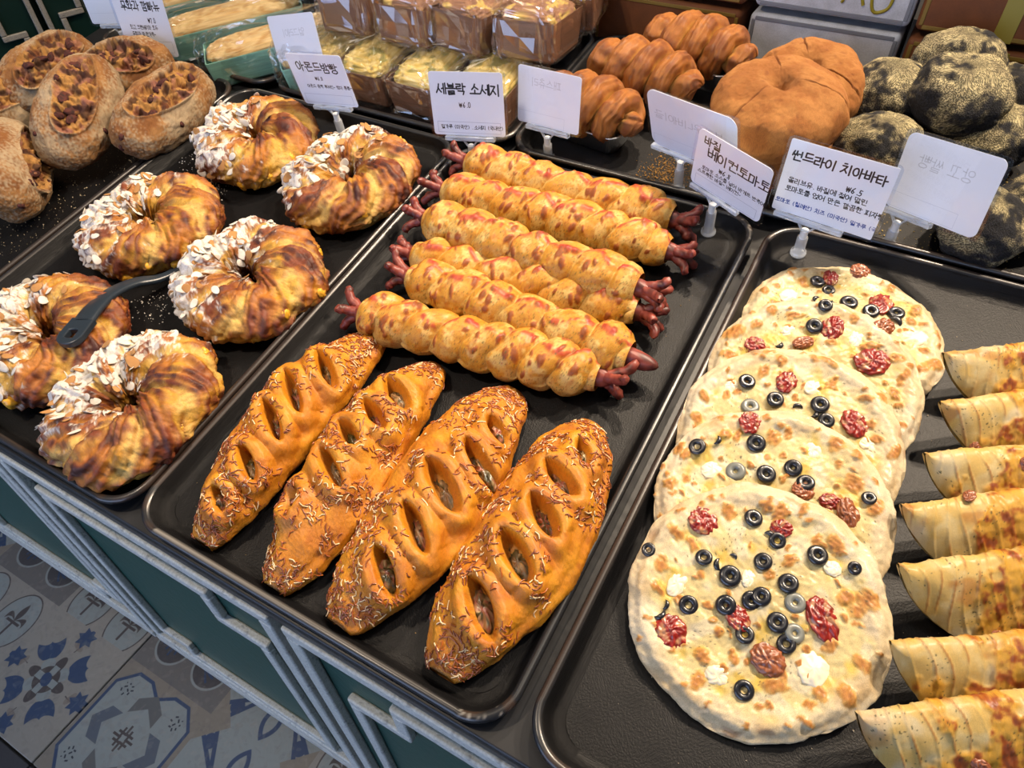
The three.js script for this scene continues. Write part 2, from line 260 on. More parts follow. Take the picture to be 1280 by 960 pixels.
// strips of moulding along a polyline of (x, y) on the plane z = z0
function strips(name, pts, w, depth, z0, mat, parent, closed = false) {
  const n = closed ? pts.length : pts.length - 1;
  for (let i = 0; i < n; i++) { const [ax, ay] = pts[i], [bx, by] = pts[(i + 1) % pts.length], hor = Math.abs(bx - ax) > Math.abs(by - ay), L = (hor ? Math.abs(bx - ax) : Math.abs(by - ay)) + w * (hor ? 1 : -1.02);
    if (L <= 0) continue; const g = new RoundedBoxGeometry(hor ? L : w, hor ? w : L, depth, 2, Math.min(.003, w * .2)); { const P = g.attributes.position, U = g.attributes.uv; for (let k = 0; k < P.count; k++) hor ? U.setXY(k, P.getX(k) * 4 + i * .37, P.getY(k) * 9 + P.getZ(k) * 5) : U.setXY(k, P.getY(k) * 4 + i * .37, P.getX(k) * 9 + P.getZ(k) * 5); }
    mesh(name, g, mat, parent).position.set((ax + bx) / 2, (ay + by) / 2, z0 + depth / 2); }
}
function cabinet(x0, x1, flip, label) {
  const t = thing('cabinet', label, 'cabinet', 'green cabinets under the counter', false), y0 = .095, y1 = .612, zf = -.012;
  const pr = new THREE.Shape([[0, y0], [0, .612], [0, .635], [.9, .762], [.9, y0]].map(([a, b]) => new THREE.Vector2(a, b)));
  const body = new THREE.ExtrudeGeometry(pr, { depth: x1 - x0 - .004, bevelEnabled: false }); body.rotateY(Math.PI / 2).translate(x0 + .002, 0, zf - .012);
  mesh('carcass', body, greenPaint, t);
  mesh('plinth', boxAt(x1 - x0 - .02, .095, .8, (x0 + x1) / 2, .0475, -.5), greenPaint, t);
  const door = mesh('door', boxAt(x1 - x0 - .008, y1 - y0, .012, (x0 + x1) / 2, (y0 + y1) / 2, zf - .0058), greenPaint, t);
  const a = x0 + .016, b = x1 - .016, c = y0 + .012, d = y1 - .013, w = .018;
  strips('frame_strip', [[a, c], [a, d], [b, d], [b, c]], w, .012, zf, stripPaint, door, true);
  const m = (p) => p.map(([x, y]) => [flip ? x1 - (x - x0) : x, y]), i0 = x0 + .052, i1 = x1 - .062, it = .54, ib = c + .012;
  strips('fretwork_strip', m([[i0, it], [i1 - .065, it], [i1 - .065, it - .062], [i1, it - .062], [i1, ib + .004], [i0 + .055, ib + .004], [i0 + .055, ib + .04], [i0, ib + .04]]), .016, .01, zf, stripPaint, door, true);
  mesh('base_rail', boxAt(x1 - x0 - .004, .02, .022, (x0 + x1) / 2, y0 - .011, zf + .002, .003), stripPaint, t);
}
cabinet(-.755, -.303, true, 'green cabinet with grey fretwork door below the almond pastry tray');
cabinet(-.3, .152, false, 'green cabinet with grey fretwork door below the cheese-topped orange breads');
cabinet(.155, .607, true, 'green cabinet with grey fretwork door below the gap beside the pizza tray');
cabinet(.61, 1.062, false, 'green cabinet below the folded tortillas');
{ // tall green cabinet turned towards the counter, back left
  const t = thing('tall_cabinet', 'dark green cabinet with beige fretwork behind the fig bread', 'cabinet', null, false);
  t.position.set(-1.0, 0, -.65); t.rotation.y = Math.atan2(.951, .307);
  const dm = std({ color: new THREE.Color('#05231d'), roughness: .45 }), bm = std({ map: chalk('#8d877c', 8, '#5d5a55'), roughness: .6 });
  mesh('carcass', boxAt(.9, 1.15, .3, -.13, .575, -.165), dm, t);
  const hole = .0145;
  for (const [x0, x1, s] of [[-.55, hole - .006, 0], [hole + .006, .32, 1]]) {
    const door = mesh('door', boxAt(x1 - x0, 1.05, .014, (x0 + x1) / 2, .6, -.007, .002), dm, t);
    if (!s) { strips('frame_strip', [[-.53, .1], [-.53, 1.1], [.004, 1.1], [.004, .1]], .0095, .006, .0001, bm, door, true); strips('fretwork_strip', [[-.058, 1.05], [-.058, .742], [-.024, .742], [-.024, .2], [-.48, .2], [-.48, 1.05]], .0105, .006, .0001, bm, door, true); }
    else { strips('frame_strip', [[.025, .1], [.025, 1.1], [.3, 1.1], [.3, .1]], .0095, .006, .0001, bm, door, true); strips('fretwork_strip', [[.088, 1.05], [.088, .757], [.052, .757], [.052, .2], [.26, .2], [.26, 1.05]], .0105, .006, .0001, bm, door, true); }
  }
}
{ // storage boxes standing behind the counter
  const c = thing('back_counter', 'black counter carrying the stacked storage boxes', 'counter', null, false);
  const bm = std({ color: new THREE.Color('#121316'), roughness: .6 }); mesh('top', boxAt(1.6, .03, .5, .32, .705, -1.215, .003), bm, c); mesh('base', boxAt(1.56, .69, .46, .32, .345, -1.215), bm, c);
  const card = (hex, seed) => std({ map: dataTex(256, (u, v) => { const b = new THREE.Color(hex).convertLinearToSRGB(), g = 1 + .06 * tileN(u, v, 8, seed) + .05 * tileN(u, v, 90, seed + 3); return [sat(b.r * g), sat(b.g * g), sat(b.b * g)]; }, true), roughness: .75 });
  const white = card('#b3b8bf', 2), brown = card('#6b3d1c', 5), edge = std({ color: new THREE.Color('#7c6323'), roughness: .6 }), tape = std({ color: new THREE.Color('#8d8133'), roughness: .4 }), inkM = std({ color: new THREE.Color('#0b0b0c'), roughness: .6 }), gold = std({ color: new THREE.Color('#8f8212'), roughness: .6 }), grey = std({ color: new THREE.Color('#70757d'), roughness: .5 }), maroon = card('#4a1512', 7);
  const Z = -.945, D = .2;
  function box(x0, x1, y0, y1, mat, rimMat, label, cat, group, name) {
    const t = thing(name, label, cat, group, false); t.position.set((x0 + x1) / 2, y0, Z - D / 2);
    mesh('body', new RoundedBoxGeometry(x1 - x0, y1 - y0, D, 3, .008).translate(0, (y1 - y0) / 2, 0), mat, t);
    if (rimMat) { const w = x1 - x0, h = y1 - y0, b = .005; for (const g of [boxAt(w - .016, b, .002, 0, h - .006, D / 2, .0008), boxAt(w - .016, b, .002, 0, .006, D / 2, .0008), boxAt(b, h - .016, .002, -w / 2 + .006, h / 2, D / 2, .0008), boxAt(b, h - .016, .002, w / 2 - .006, h / 2, D / 2, .0008)]) mesh('edge_tape', g, rimMat, t); }
    return t;
  }
  function glyph(t, strokes, x, y, s, mat, r = .0024) { for (const st of strokes) mesh('lettering', tubeAlong(st.map(([a, b]) => V(x + a * s, y + b * s, D / 2 + .0005)), r, 20, 6), mat, t); }
  const G = [[[.9, .85], [.5, 1], [.1, .7], [.05, .3], [.45, 0], [.85, .15], [.85, .45], [.5, .45]]], B = [[[.1, 0], [.1, .5], [.1, 1]], [[.1, 1], [.6, .95], [.6, .6], [.1, .52], [.75, .45], [.75, .1], [.1, 0]]], A = [[[0, 0], [.45, 1], [.9, 0]], [[.2, .4], [.7, .4]]], O = [[[.5, 1], [.1, .6], [.3, 0], [.8, .2], [.85, .8], [.5, 1]]];
  const lowW = box(.268, .467, .72, .866, white, grey, 'pale grey storage box, lower of its stack behind the ring breads', 'box', null, 'storage_box');
  const upW = box(.27, .47, .8745, 1.03, white, grey, 'pale grey storage box with yellow lettering, upper of its stack', 'box', null, 'storage_box'); glyph(upW, A, .012, .02, .03, gold, .0022); glyph(upW, O, .045, .014, .03, gold, .0022);
  glyph(upW, G, -.03, .03, .03, gold, .0022);
  const lowB = box(.475, .70, .72, .865, brown, edge, 'brown box lettered G and B behind the black breads', 'box', null, 'storage_box'); glyph(lowB, G, -.094, .098, .028, inkM, .003); glyph(lowB, B, .012, .094, .03, inkM, .0034); mesh('packing_tape', boxAt(.022, .1435, .0016, -.006, .0725, D / 2 + .0004, .0004), tape, lowB);
  const upB = box(.477, .70, .8735, 1.03, brown, edge, 'brown box with yellow tape on top of the lettered box', 'box', null, 'storage_box'); mesh('packing_tape', boxAt(.022, .154, .0016, -.012, .0785, D / 2 + .0004, .0004), tape, upB);
  for (const [x0, x1, y0, y1, m, r, l] of [[.03, .256, .72, .864, brown, edge, 'brown box behind the croissant twists'], [.032, .258, .872, 1.03, brown, edge, 'brown box stacked above the box behind the croissant twists'], [-.2, .022, .72, .85, maroon, null, 'dark red box behind the chocolate loaves'], [.708, .93, .72, .865, brown, edge, 'brown box beyond the lettered box'], [.708, .93, .8735, 1.03, brown, edge, 'brown box on the far end of the upper row of boxes'], [-.45, -.21, .72, .845, maroon, null, 'dark red box behind the green wrapped loaves']]) box(x0, x1, y0, y1, m, r, l, 'box', null, 'storage_box');
}
// ---------------------------------------------------------------- trays
function rrect(hw, hd, r, k = 10) { const o = []; for (let c = 0; c < 4; c++) { const cx = (c === 0 || c === 3 ? 1 : -1) * (hw - r), cz = (c < 2 ? 1 : -1) * (hd - r); for (let i = 0; i <= k; i++) { const a = (c + i / k) * Math.PI / 2; o.push([cx + r * Math.cos(a), cz + r * Math.sin(a)]); } } o.push(o[0]); return o; }
function sweepRect(hw, hd, r, prof, opt = {}) {   // prof: [inset, y][]
  const rows = prof.map(([ins]) => rrect(hw - ins, hd - ins, Math.max(.004, r - ins * .8), opt.k ?? 10));
  return skin(rows[0].length - 1, prof.length - 1, (u, v) => { const j = Math.round(v * (prof.length - 1)), i = Math.round(u * (rows[0].length - 1)); return [rows[j][i][0], prof[j][1], rows[j][i][1]]; }, { cu: true, uvS: [20, 2], ...opt });
}
function tray(cx, cz, w, d, label, name = 'baking_tray', seed = 1) {
  const t = thing(name, label, 'tray'); t.position.set(cx, 0, cz);
  const hw = w / 2, hd = d / 2, R = .036;
  const inner = rrect(hw - .019, hd - .019, R - .014), fl = new THREE.Shape(inner.slice(0, -1).map(([x, z]) => new THREE.Vector2(x, -z)));
  const floor = new THREE.ShapeGeometry(fl); floor.rotateX(-Math.PI / 2); { const U = floor.attributes.uv; for (let k = 0; k < U.count; k++) U.setXY(k, U.getX(k) * 18, U.getY(k) * 18); }
  mesh('pan_floor', floor, M.tray, t);
  const wall = sweepRect(hw, hd, R, [[.019, 0], [.0135, .0004], [.0105, .0022], [.008, .007], [.0045, .0135], [.0035, .0155]]);
  mesh('pan_wall', wall, M.tray, t);
  const dark = H('#1d1e21'), worn = H('#8b8883'), rust = H('#3b2c22');
  const rim = sweepRect(hw, hd, R, [[.0037, .0152], [.0025, .0166], [.0008, .0174], [-.001, .0173], [-.0026, .0164], [-.0036, .0148], [-.0038, .013], [-.003, .0116], [-.0012, .011]], { k: 24, col: (p) => { const w1 = ss(.42, .62, fbm(p[0] * 160 + seed, p[1] * 700, p[2] * 160, 2) + .28 * n3(p[0] * 14 + seed, 0, p[2] * 14)); return mc(mc(dark, rust, .6 * ss(.1, .5, n3(p[0] * 40, seed, p[2] * 40))), worn, w1 * .8); } });
  mesh('rolled_rim', rim, M.rim, t);
  mesh('underside', sweepRect(hw, hd, R, [[.0005, .0112], [.006, .006], [.011, -.0012], [.02, -.0018], [.06, -.0018], [Math.min(hw, hd) - .006, -.0018]]), M.tray, t);
  return t;
}
const TD = .611;
tray(-.21, -TD / 2, .4, TD, 'black baking tray holding the sugar-dusted almond pastry rings', undefined, 3);
tray(.2, -TD / 2, .4, TD, 'black baking tray holding sausage rolls and orange cheese breads', undefined, 7);
tray(.618, -TD / 2 - .004, .4, TD, 'black baking tray holding the pizzas and folded tortillas', undefined, 11);
tray(-.622, -TD / 2 - .002, .4, TD, 'black baking tray holding the floury fig breads', undefined, 15);
for (const [x0, x1, l, s] of [[-.778, -.374, 'half-size black tray under the green wrapped loaves', 2], [-.366, .05, 'half-size black tray under the brown wrapped chocolate loaves', 5], [.058, .449, 'half-size black tray under the croissant twists and ring breads', 8], [.457, .85, 'half-size black tray under the powdered black breads', 13]]) tray((x0 + x1) / 2, -.782, x1 - x0, .305, l, 'half_tray', s);
// ---------------------------------------------------------------- almond pastry rings
const flakeGeo = [0, 1, 2].map((k) => { const g = skin(12, 6, (u, v) => { const f = v * Math.PI, a = u * Math.PI * 2, x = .0068 * Math.sin(f) * Math.cos(a) * (1 + .25 * Math.cos(a)), z = .0046 * Math.sin(f) * Math.sin(a); return [x, .0007 * Math.cos(f) + (k - .6) * 18 * x * x + 9 * z * z, z]; }, { cu: true, poleA: true, poleB: true }); return g; });
const chunkGeo = [0, 1].map((k) => lump(.009, .006, .007, .004, k * 7 + 2, null, 7, 1.6));
function almondRing(i, c, turn, side, label, R = .052) {
  const t = thing('almond_pastry_ring', label, 'pastry', 'almond pastry rings'), r = rng(100 + i), S = i * 13.7;
  t.position.copy(c); t.rotation.y = turn;
  const gold = H('#b5711f'), pale = H('#d8b05c'), yolk = H('#cd9a2c'), brown = H('#78340f'), burnt = H('#3f160b'), sugar = H('#ebe7e1'), a = .037, b = .028;
  const psi = (th, ph) => 7 * th + 2.2 * ph + 1.3 * fbm(Math.cos(th) * 1.5 + S, Math.sin(th) * 1.5, ph * .3, 2);
  const sd = V(Math.cos(side), 0, Math.sin(side));
  const maskOf = (x, y, z) => (x * sd.x + z * sd.z) / .08 * .75 + .35 + .55 * fbm(x * 22 + S, y * 18, z * 22, 3);
  const g = skin(300, 96, (u, v) => {
    const th = u * Math.PI * 2, ph = v * Math.PI * 2, wob = 1 + .09 * fbm(Math.cos(th) * 1.2 + S, Math.sin(th) * 1.2, 3, 2), rr = (R + .004 * Math.sin(2 * th + S)) + a * wob * Math.cos(ph);
    return [rr * Math.cos(th), Math.max(.024 + b * wob * (1 + .12 * fbm(Math.cos(th) * 2 + S, Math.sin(th) * 2, 9, 2)) * Math.sin(ph), .002 + .004 * (1 + Math.sin(ph))), rr * Math.sin(th)];
  }, { cu: true, cv: true, uvS: [16, 6],
    disp: (p, n, u, v) => { const th = u * 6.28318, ph = v * 6.28318, q = psi(th, ph), s = Math.abs(Math.sin(q / 2)), lay = Math.sin(q * 5 + 3 * fbm(p[0] * 22, p[1] * 22, p[2] * 22 + S, 2)), bot = ss(.004, .014, p[1]); return bot * (.009 * (Math.pow(s, .55) - .7) + .0019 * lay * s + .007 * fbm(p[0] * 24 + S, p[1] * 24, p[2] * 24, 3) + .0008 * n3(p[0] * 240, p[1] * 240, p[2] * 240)); },
    post: (P, k) => { if (P[k + 1] < 0.0006) P[k + 1] = .0006; },
    col: (p, n, u, v) => {
      const th = u * 6.28318, ph = v * 6.28318, q = psi(th, ph), s = Math.abs(Math.sin(q / 2)), lay = .5 + .5 * Math.sin(q * 5 + 3 * fbm(p[0] * 22, p[1] * 22, p[2] * 22 + S, 2));
      let c = mc(pale, gold, ss(.2, .75, s + .3 * fbm(p[0] * 60, p[1] * 60 + S, p[2] * 60, 2)));
      c = mc(c, yolk, ss(.15, .5, n3(p[0] * 28 + S, p[1] * 28, p[2] * 28 + 4)) * .7);
      const bk = ss(-.08, .5, .62 * fbm(p[0] * 14 + S, p[1] * 14 + 5, p[2] * 14, 2) + .34 * (s - .45) +   .28 * (lay - .5) + .22 * n3(p[0] * 60, p[1] * 60 + S, p[2] * 60) + .1 - .14 * maskOf(p[0], p[1], p[2]));
      c = mc(c, brown, bk); c = mc(c, burnt, ss(.66, 1, bk) * ss(-.15, .35, n3(p[0] * 50, p[1] * 50, p[2] * 50 + S)) * .85);
      const gr = fbm(p[0] * 210, p[1] * 210, p[2] * 210 + S, 2), sg = maskOf(p[0], p[1], p[2]) + .5 * gr + .3 * n3(p[0] * 60 + 3, p[1] * 60, p[2] * 60);
      return mc(c, sugar, ss(.5, .85, sg) * ss(-.1, .45, n[1] + .2 * gr) * .92);
    } });
  mesh('braided_dough', g, M.pastry, t);
  scatter(g, 90, (p, n) => n.y > .15 && p.y > .02 && maskOf(p.x, p.y, p.z) > .32 + .3 * r(), r).forEach(({ p, n }, k) => {
    const nn = n.clone().add(V(r() - .5, r() * .4, r() - .5).multiplyScalar(.9)).normalize(), f = mesh('almond_flake', flakeGeo[k % 3], r() < .68 ? M.flakeSugar : M.flakeToast, t); seat(f, p, nn, r() * 6.28, -.0006); f.scale.setScalar(.75 + .5 * r());
  });
  scatter(g, 6, (p, n) => p.y > .006 && p.y < .036 && n.y < .55 && Math.hypot(p.x, p.z) > R + .015, r).forEach(({ p, n }, k) => { const f = mesh('chestnut_piece', chunkGeo[k % 2], M.chestnut, t); seat(f, p, n, r() * 6, .003); f.scale.setScalar(.65 + .5 * r()); });
  return t;
}
const ringAt = (px, py) => { const p = at(px, py, .03); p.y = 0; return p; };
[[318, 172, .4, 2.6, 'almond pastry ring heavily covered in sugary flakes, in the far corner by the fig breads'], [437, 219, 2.0, 3.4, 'almond pastry ring with a glossy dark brown side, just below the almond bread card'], [186, 277, 3.6, 2.9, 'almond pastry ring resting on the black serving spoon'], [309, 345, 5.1, 3.0, 'almond pastry ring with fanned brown ridges, midway along the tray beside the sausage rolls'], [58, 418, 1.2, 2.6, 'almond pastry ring lying under the tip of the spoon handle'], [163, 502, 2.7, 3.3, 'almond pastry ring with a dark open hole, at the front edge of its tray']]
  .forEach(([px, py, turn, side, l], i) => almondRing(i, ringAt(px, py), turn, side + turn, l, i === 0 || i === 2 ? .05 : .052));
{ // black serving spoon: flat head under the third ring, handle with a hanging hole
  const s = thing('serving_spoon', 'black nylon serving spoon with hanging hole, tucked under a pastry ring', 'spoon');
  const P = [[232, 325, .008], [214, 342, .012], [196, 349, .018], [170, 353, .028], [140, 366, .041], [118, 385, .051], [104, 403, .056]].map(([a, b, h]) => at(a, b, h)), end = at(84, 428, .058);
  const o = P[3].clone().setY(0); s.position.copy(o); P.forEach((p) => p.sub(o)); end.sub(o);
  const c = new THREE.CatmullRomCurve3(P), dirE = end.clone().sub(P[6]).normalize();
  const strip = (curve, w, h, seg) => skin(16, seg, (u, v) => { const p = curve.getPoint(v), t = curve.getTangent(v), sd = V(0, 1, 0).cross(t).normalize(), up = t.clone().cross(sd), a = u * 6.28318, ca = Math.cos(a), sa = Math.sin(a), q = sd.multiplyScalar(w(v) * Math.sign(ca) * Math.pow(Math.abs(ca), .7)).addScaledVector(up, h(v) * Math.sign(sa) * Math.pow(Math.abs(sa), .7)); return [p.x + q.x, p.y + q.y, p.z + q.z]; }, { cu: true });
  const handle = mesh('handle', strip(c, (v) => mix(.006, .0125, ss(.2, 1, v)), (v) => mix(.0035, .0045, v), 40), M.blackPlastic, s);
  const sd = V(0, 1, 0).cross(dirE).normalize(), up = dirE.clone().cross(sd), L = end.distanceTo(P[6]) + .004, sh = new THREE.Shape(); sh.moveTo(-.0125, -.002); sh.lineTo(-.0135, L * .6); sh.quadraticCurveTo(-.0125, L, 0, L); sh.quadraticCurveTo(.0125, L, .0135, L * .6); sh.lineTo(.0125, -.002);
  const ho = new THREE.Path(); ho.moveTo(-.0065, L * .42); ho.quadraticCurveTo(0, L * .3, .0065, L * .42); ho.lineTo(.0065, L * .75); ho.quadraticCurveTo(0, L * .86, -.0065, L * .75); sh.holes.push(ho);
  const g = new THREE.ExtrudeGeometry(sh, { depth: .005, bevelEnabled: true, bevelSize: .0012, bevelThickness: .0012, bevelSegments: 2, curveSegments: 10 }).translate(0, 0, -.0025); g.applyMatrix4(new THREE.Matrix4().makeBasis(sd.clone().negate(), dirE, up).setPosition(P[6])); mesh('hanging_end', g, M.blackPlastic, handle);
  const hd = new THREE.Shape(); const d0 = P[0].clone(), d1 = P[0].clone().sub(P[1]).setY(0).normalize(), s1 = V(0, 1, 0).cross(d1).normalize(); hd.absellipse(0, .04, .028, .045, 0, 6.3);
  const hg = new THREE.ExtrudeGeometry(hd, { depth: .002, bevelEnabled: true, bevelSize: .001, bevelThickness: .0008, curveSegments: 24 }).translate(0, 0, -.006); hg.applyMatrix4(new THREE.Matrix4().makeBasis(s1.clone().negate(), d1, V(0, 1, 0)).setPosition(d0)); mesh('spoon_head', hg, M.blackPlastic, s);
}
// ---------------------------------------------------------------- sausage rolls
function sausageRoll(i, A, B, label, o = {}) {
  const t = thing('sausage_roll', label, 'sausage roll', 'sausage rolls'), r = rng(300 + i), S = i * 9.1;
  const dir = B.clone().sub(A), L = dir.length(); t.position.copy(A).add(B).multiplyScalar(.5); t.quaternion.setFromUnitVectors(V(1, 0, 0), dir.clone().normalize());
  const LD = L * .9, R = o.R ?? .0255, N = o.N ?? 6.5, slant = .8 + .3 * Math.sin(S), bow = (o.bow ?? .006);
  const spots = []; for (let k = 0; k < 46; k++) spots.push([.03 + .94 * r(), Math.PI * (.1 + .75 * r()), .0018 + .0026 * r(), .003 + .006 * r(), 1.57 + (r() - .5) * 1.1]);
  const ax = (u) => [(u - .5) * LD, bow * Math.sin(u * Math.PI + S) * .3, bow * Math.sin(u * 2.6 + S)];
  const rad = (u) => R * Math.pow(Math.min(1, Math.sin(Math.PI * mix(.035, .965, u)) * 3.2), .5) * (1 + .06 * Math.sin(u * 9 + S));
  const psi = (u, ph, y) => 6.28318 * N * u + slant * Math.cos(ph) * 1.6 + .9 * n3(u * 5 + S, ph * .5, 2);
  const base = H('#dca63c'), pale = H('#e0b864'), gold = H('#d2901e'), amber = H('#b8640f'), brown = H('#863f12'), red = H('#a3240f'), herb = H('#47501a'), ketch = H('#b9330f');
  const spot = (u, ph) => { let m = 0; for (const s of spots) { const du = (u - s[0]) * LD, dp = (ph - s[1]) * R, c = Math.cos(s[4]), q = Math.sin(s[4]), x = (du * c + dp * q) / s[3], y = (-du * q + dp * c) / s[2]; const d = x * x + y * y; if (d < 1) m = Math.max(m, 1 - d); } return m; };
  const kw = (u) => Math.PI * .54 + .22 * Math.sin(u * 26 + S) + .25 * n3(u * 6, S, 1);
  const g = skin(320, 96, (u, v) => { const ph = v * 6.28318, [x, y, z] = ax(u), q = rad(u); return [x, y + q * Math.sin(ph) * (Math.sin(ph) < 0 ? .84 : 1), z + q * Math.cos(ph) * 1.06]; }, { cv: true, uvS: [24, 8],
    disp: (p, n, u, v) => { const ph = v * 6.28318, s = Math.abs(Math.sin(psi(u, ph) / 2)), k = Math.abs(ph - kw(u)) * R; return (.0085 * (Math.pow(s, .55) - .72) + .0014 * spot(u, ph) + .001 * ss(.005, .0015, k) + .0016 * fbm(p[0] * 40 + S, p[1] * 40, p[2] * 40, 3)) * ss(0, .03, Math.min(u, 1 - u)); },
    col: (p, n, u, v) => {
      const ph = v * 6.28318, s = Math.abs(Math.sin(psi(u, ph) / 2)), k = Math.abs(ph - kw(u)) * R, f = fbm(p[0] * 34 + S, p[1] * 34, p[2] * 34, 3);
      let c = mc(pale, base, ss(-.3, .3, f)); c = mc(c, gold, ss(.0, .22, Math.sin(ph) * .7 + f * 1.5 + .3 * n3(p[0] * 130, p[1] * 130 + S, p[2] * 130) - .25) * .75); c = mc(c, amber, ss(.3, .7, fbm(p[0] * 40 + 9, p[1] * 40 + S, p[2] * 40, 3) + .1) * .6);
      const sp = spot(u, ph) + .25 * n3(p[0] * 300, p[1] * 300, p[2] * 300); c = mc(c, amber, ss(.02, .3, sp)); c = mc(c, brown, ss(.25, .75, sp) * .75);
      c = mc(c, ketch, ss(.0062, .002, k) * ss(-.2, .25, n3(u * 22 + S, 3, ph)) * .85); c = mc(c, red, ss(.0035, .0008, k) * ss(0, .4, n3(u * 40 + S, 8, ph)) * .8);
      if (n3(p[0] * 330, p[1] * 330 + S, p[2] * 330) > .72 && n3(p[0] * 30, p[1] * 30, p[2] * 30 + S) > -.35) c = mc(c, herb, .75);
      return mc(c, pale, ss(.18, 0, s) * .35);
    } });
  mesh('dough', g, M.roll, t);
  const cutN = (e) => e < 0 ? (o.cutA ?? 4) : (o.cutB ?? 5);
  const roughen = (g, a, sd) => { const P = g.attributes.position, n = g.attributes.normal, pp = []; for (let q = 0; q < P.count; q++) { const x = P.getX(q), y = P.getY(q), z = P.getZ(q), d = a * n3(x * 170 + sd, y * 170, z * 170); pp.push(x + n.getX(q) * d, y + n.getY(q) * d * .6, z + n.getZ(q) * d); } for (let q = 0; q < P.count; q++) P.setXYZ(q, pp[q * 3], pp[q * 3 + 1], pp[q * 3 + 2]); g.computeVertexNormals(); return g; };
  const meatC = (x, y, z) => mc(mc(H('#6b241d'), H('#8f4537'), sat(.45 + .9 * n3(x * 120 + S, y * 120, z * 120))), H('#4a1a12'), ss(.2, .6, n3(x * 60, y * 60 + S, z * 60)));
  for (const e of [-1, 1]) {
    const x0 = e * LD * .485, mg = new THREE.Group(); const [, yy, zz] = ax(e < 0 ? 0 : 1);
    const stub = mesh('sausage', painted(lump(cutN(e) ? .02 : .034, .0105, .0105, .0012, S + e, null, 12), meatC), M.meat, t); stub.position.set(x0, yy, zz);
    const cut = cutN(e);
    for (let k = 0; k < cut; k++) { const a = k / cut * 6.28 + r() * .7 + .5, sp = .6 + .8 * r(), ln = .013 + .009 * r(), c = Math.cos(a), s = Math.sin(a); const pts = [V(0, s * .004, c * .004), V(e * ln * .5, s * (.005 + .003 * sp), c * (.005 + .003 * sp)), V(e * ln * .95, s * (.007 + .007 * sp), c * (.007 + .007 * sp)), V(e * (ln + .001), s * (.01 + .012 * sp), c * (.01 + .012 * sp))];
      const q = mesh('sausage_strip', painted(roughen(tubeAlong(pts, .0058, 12, 9, (v) => (1 - .2 * v) * (v > .97 ? .15 : v > .9 ? .85 : 1)), .0014, S + k), meatC), M.meat, stub); q.position.set(e * .012, 0, 0); }
  }
  return t;
}
[[574, 200, .026, 858, 277, .024, 'cheesy sausage roll at the far end of the row, beneath the sausage price card', {}], [546, 234, .026, 852, 322, .026, 'cheesy sausage roll, second from the far end of the row', { N: 7.5 }], [520, 272, .032, 818, 362, .034, 'cheesy sausage roll riding up on its neighbours, third from the far end', { N: 6.5 }], [508, 314, .021, 812, 396, .019, 'sausage roll with a plain smooth end, half hidden under the roll riding above it', { N: 6, bow: .003, R: .024 }], [497, 345, .025, 808, 449, .024, 'sausage roll with a long uncut pink sausage end poking out', { cutB: 0, N: 6 }], [446, 384, .024, 765, 480, .024, 'cheesy sausage roll next to the orange cheese breads', { cutB: 3, N: 8 }]]
  .forEach(([a, b, h, c, d, k, l, o], i) => sausageRoll(i, at(a, b, h), at(c, d, k), l, o));

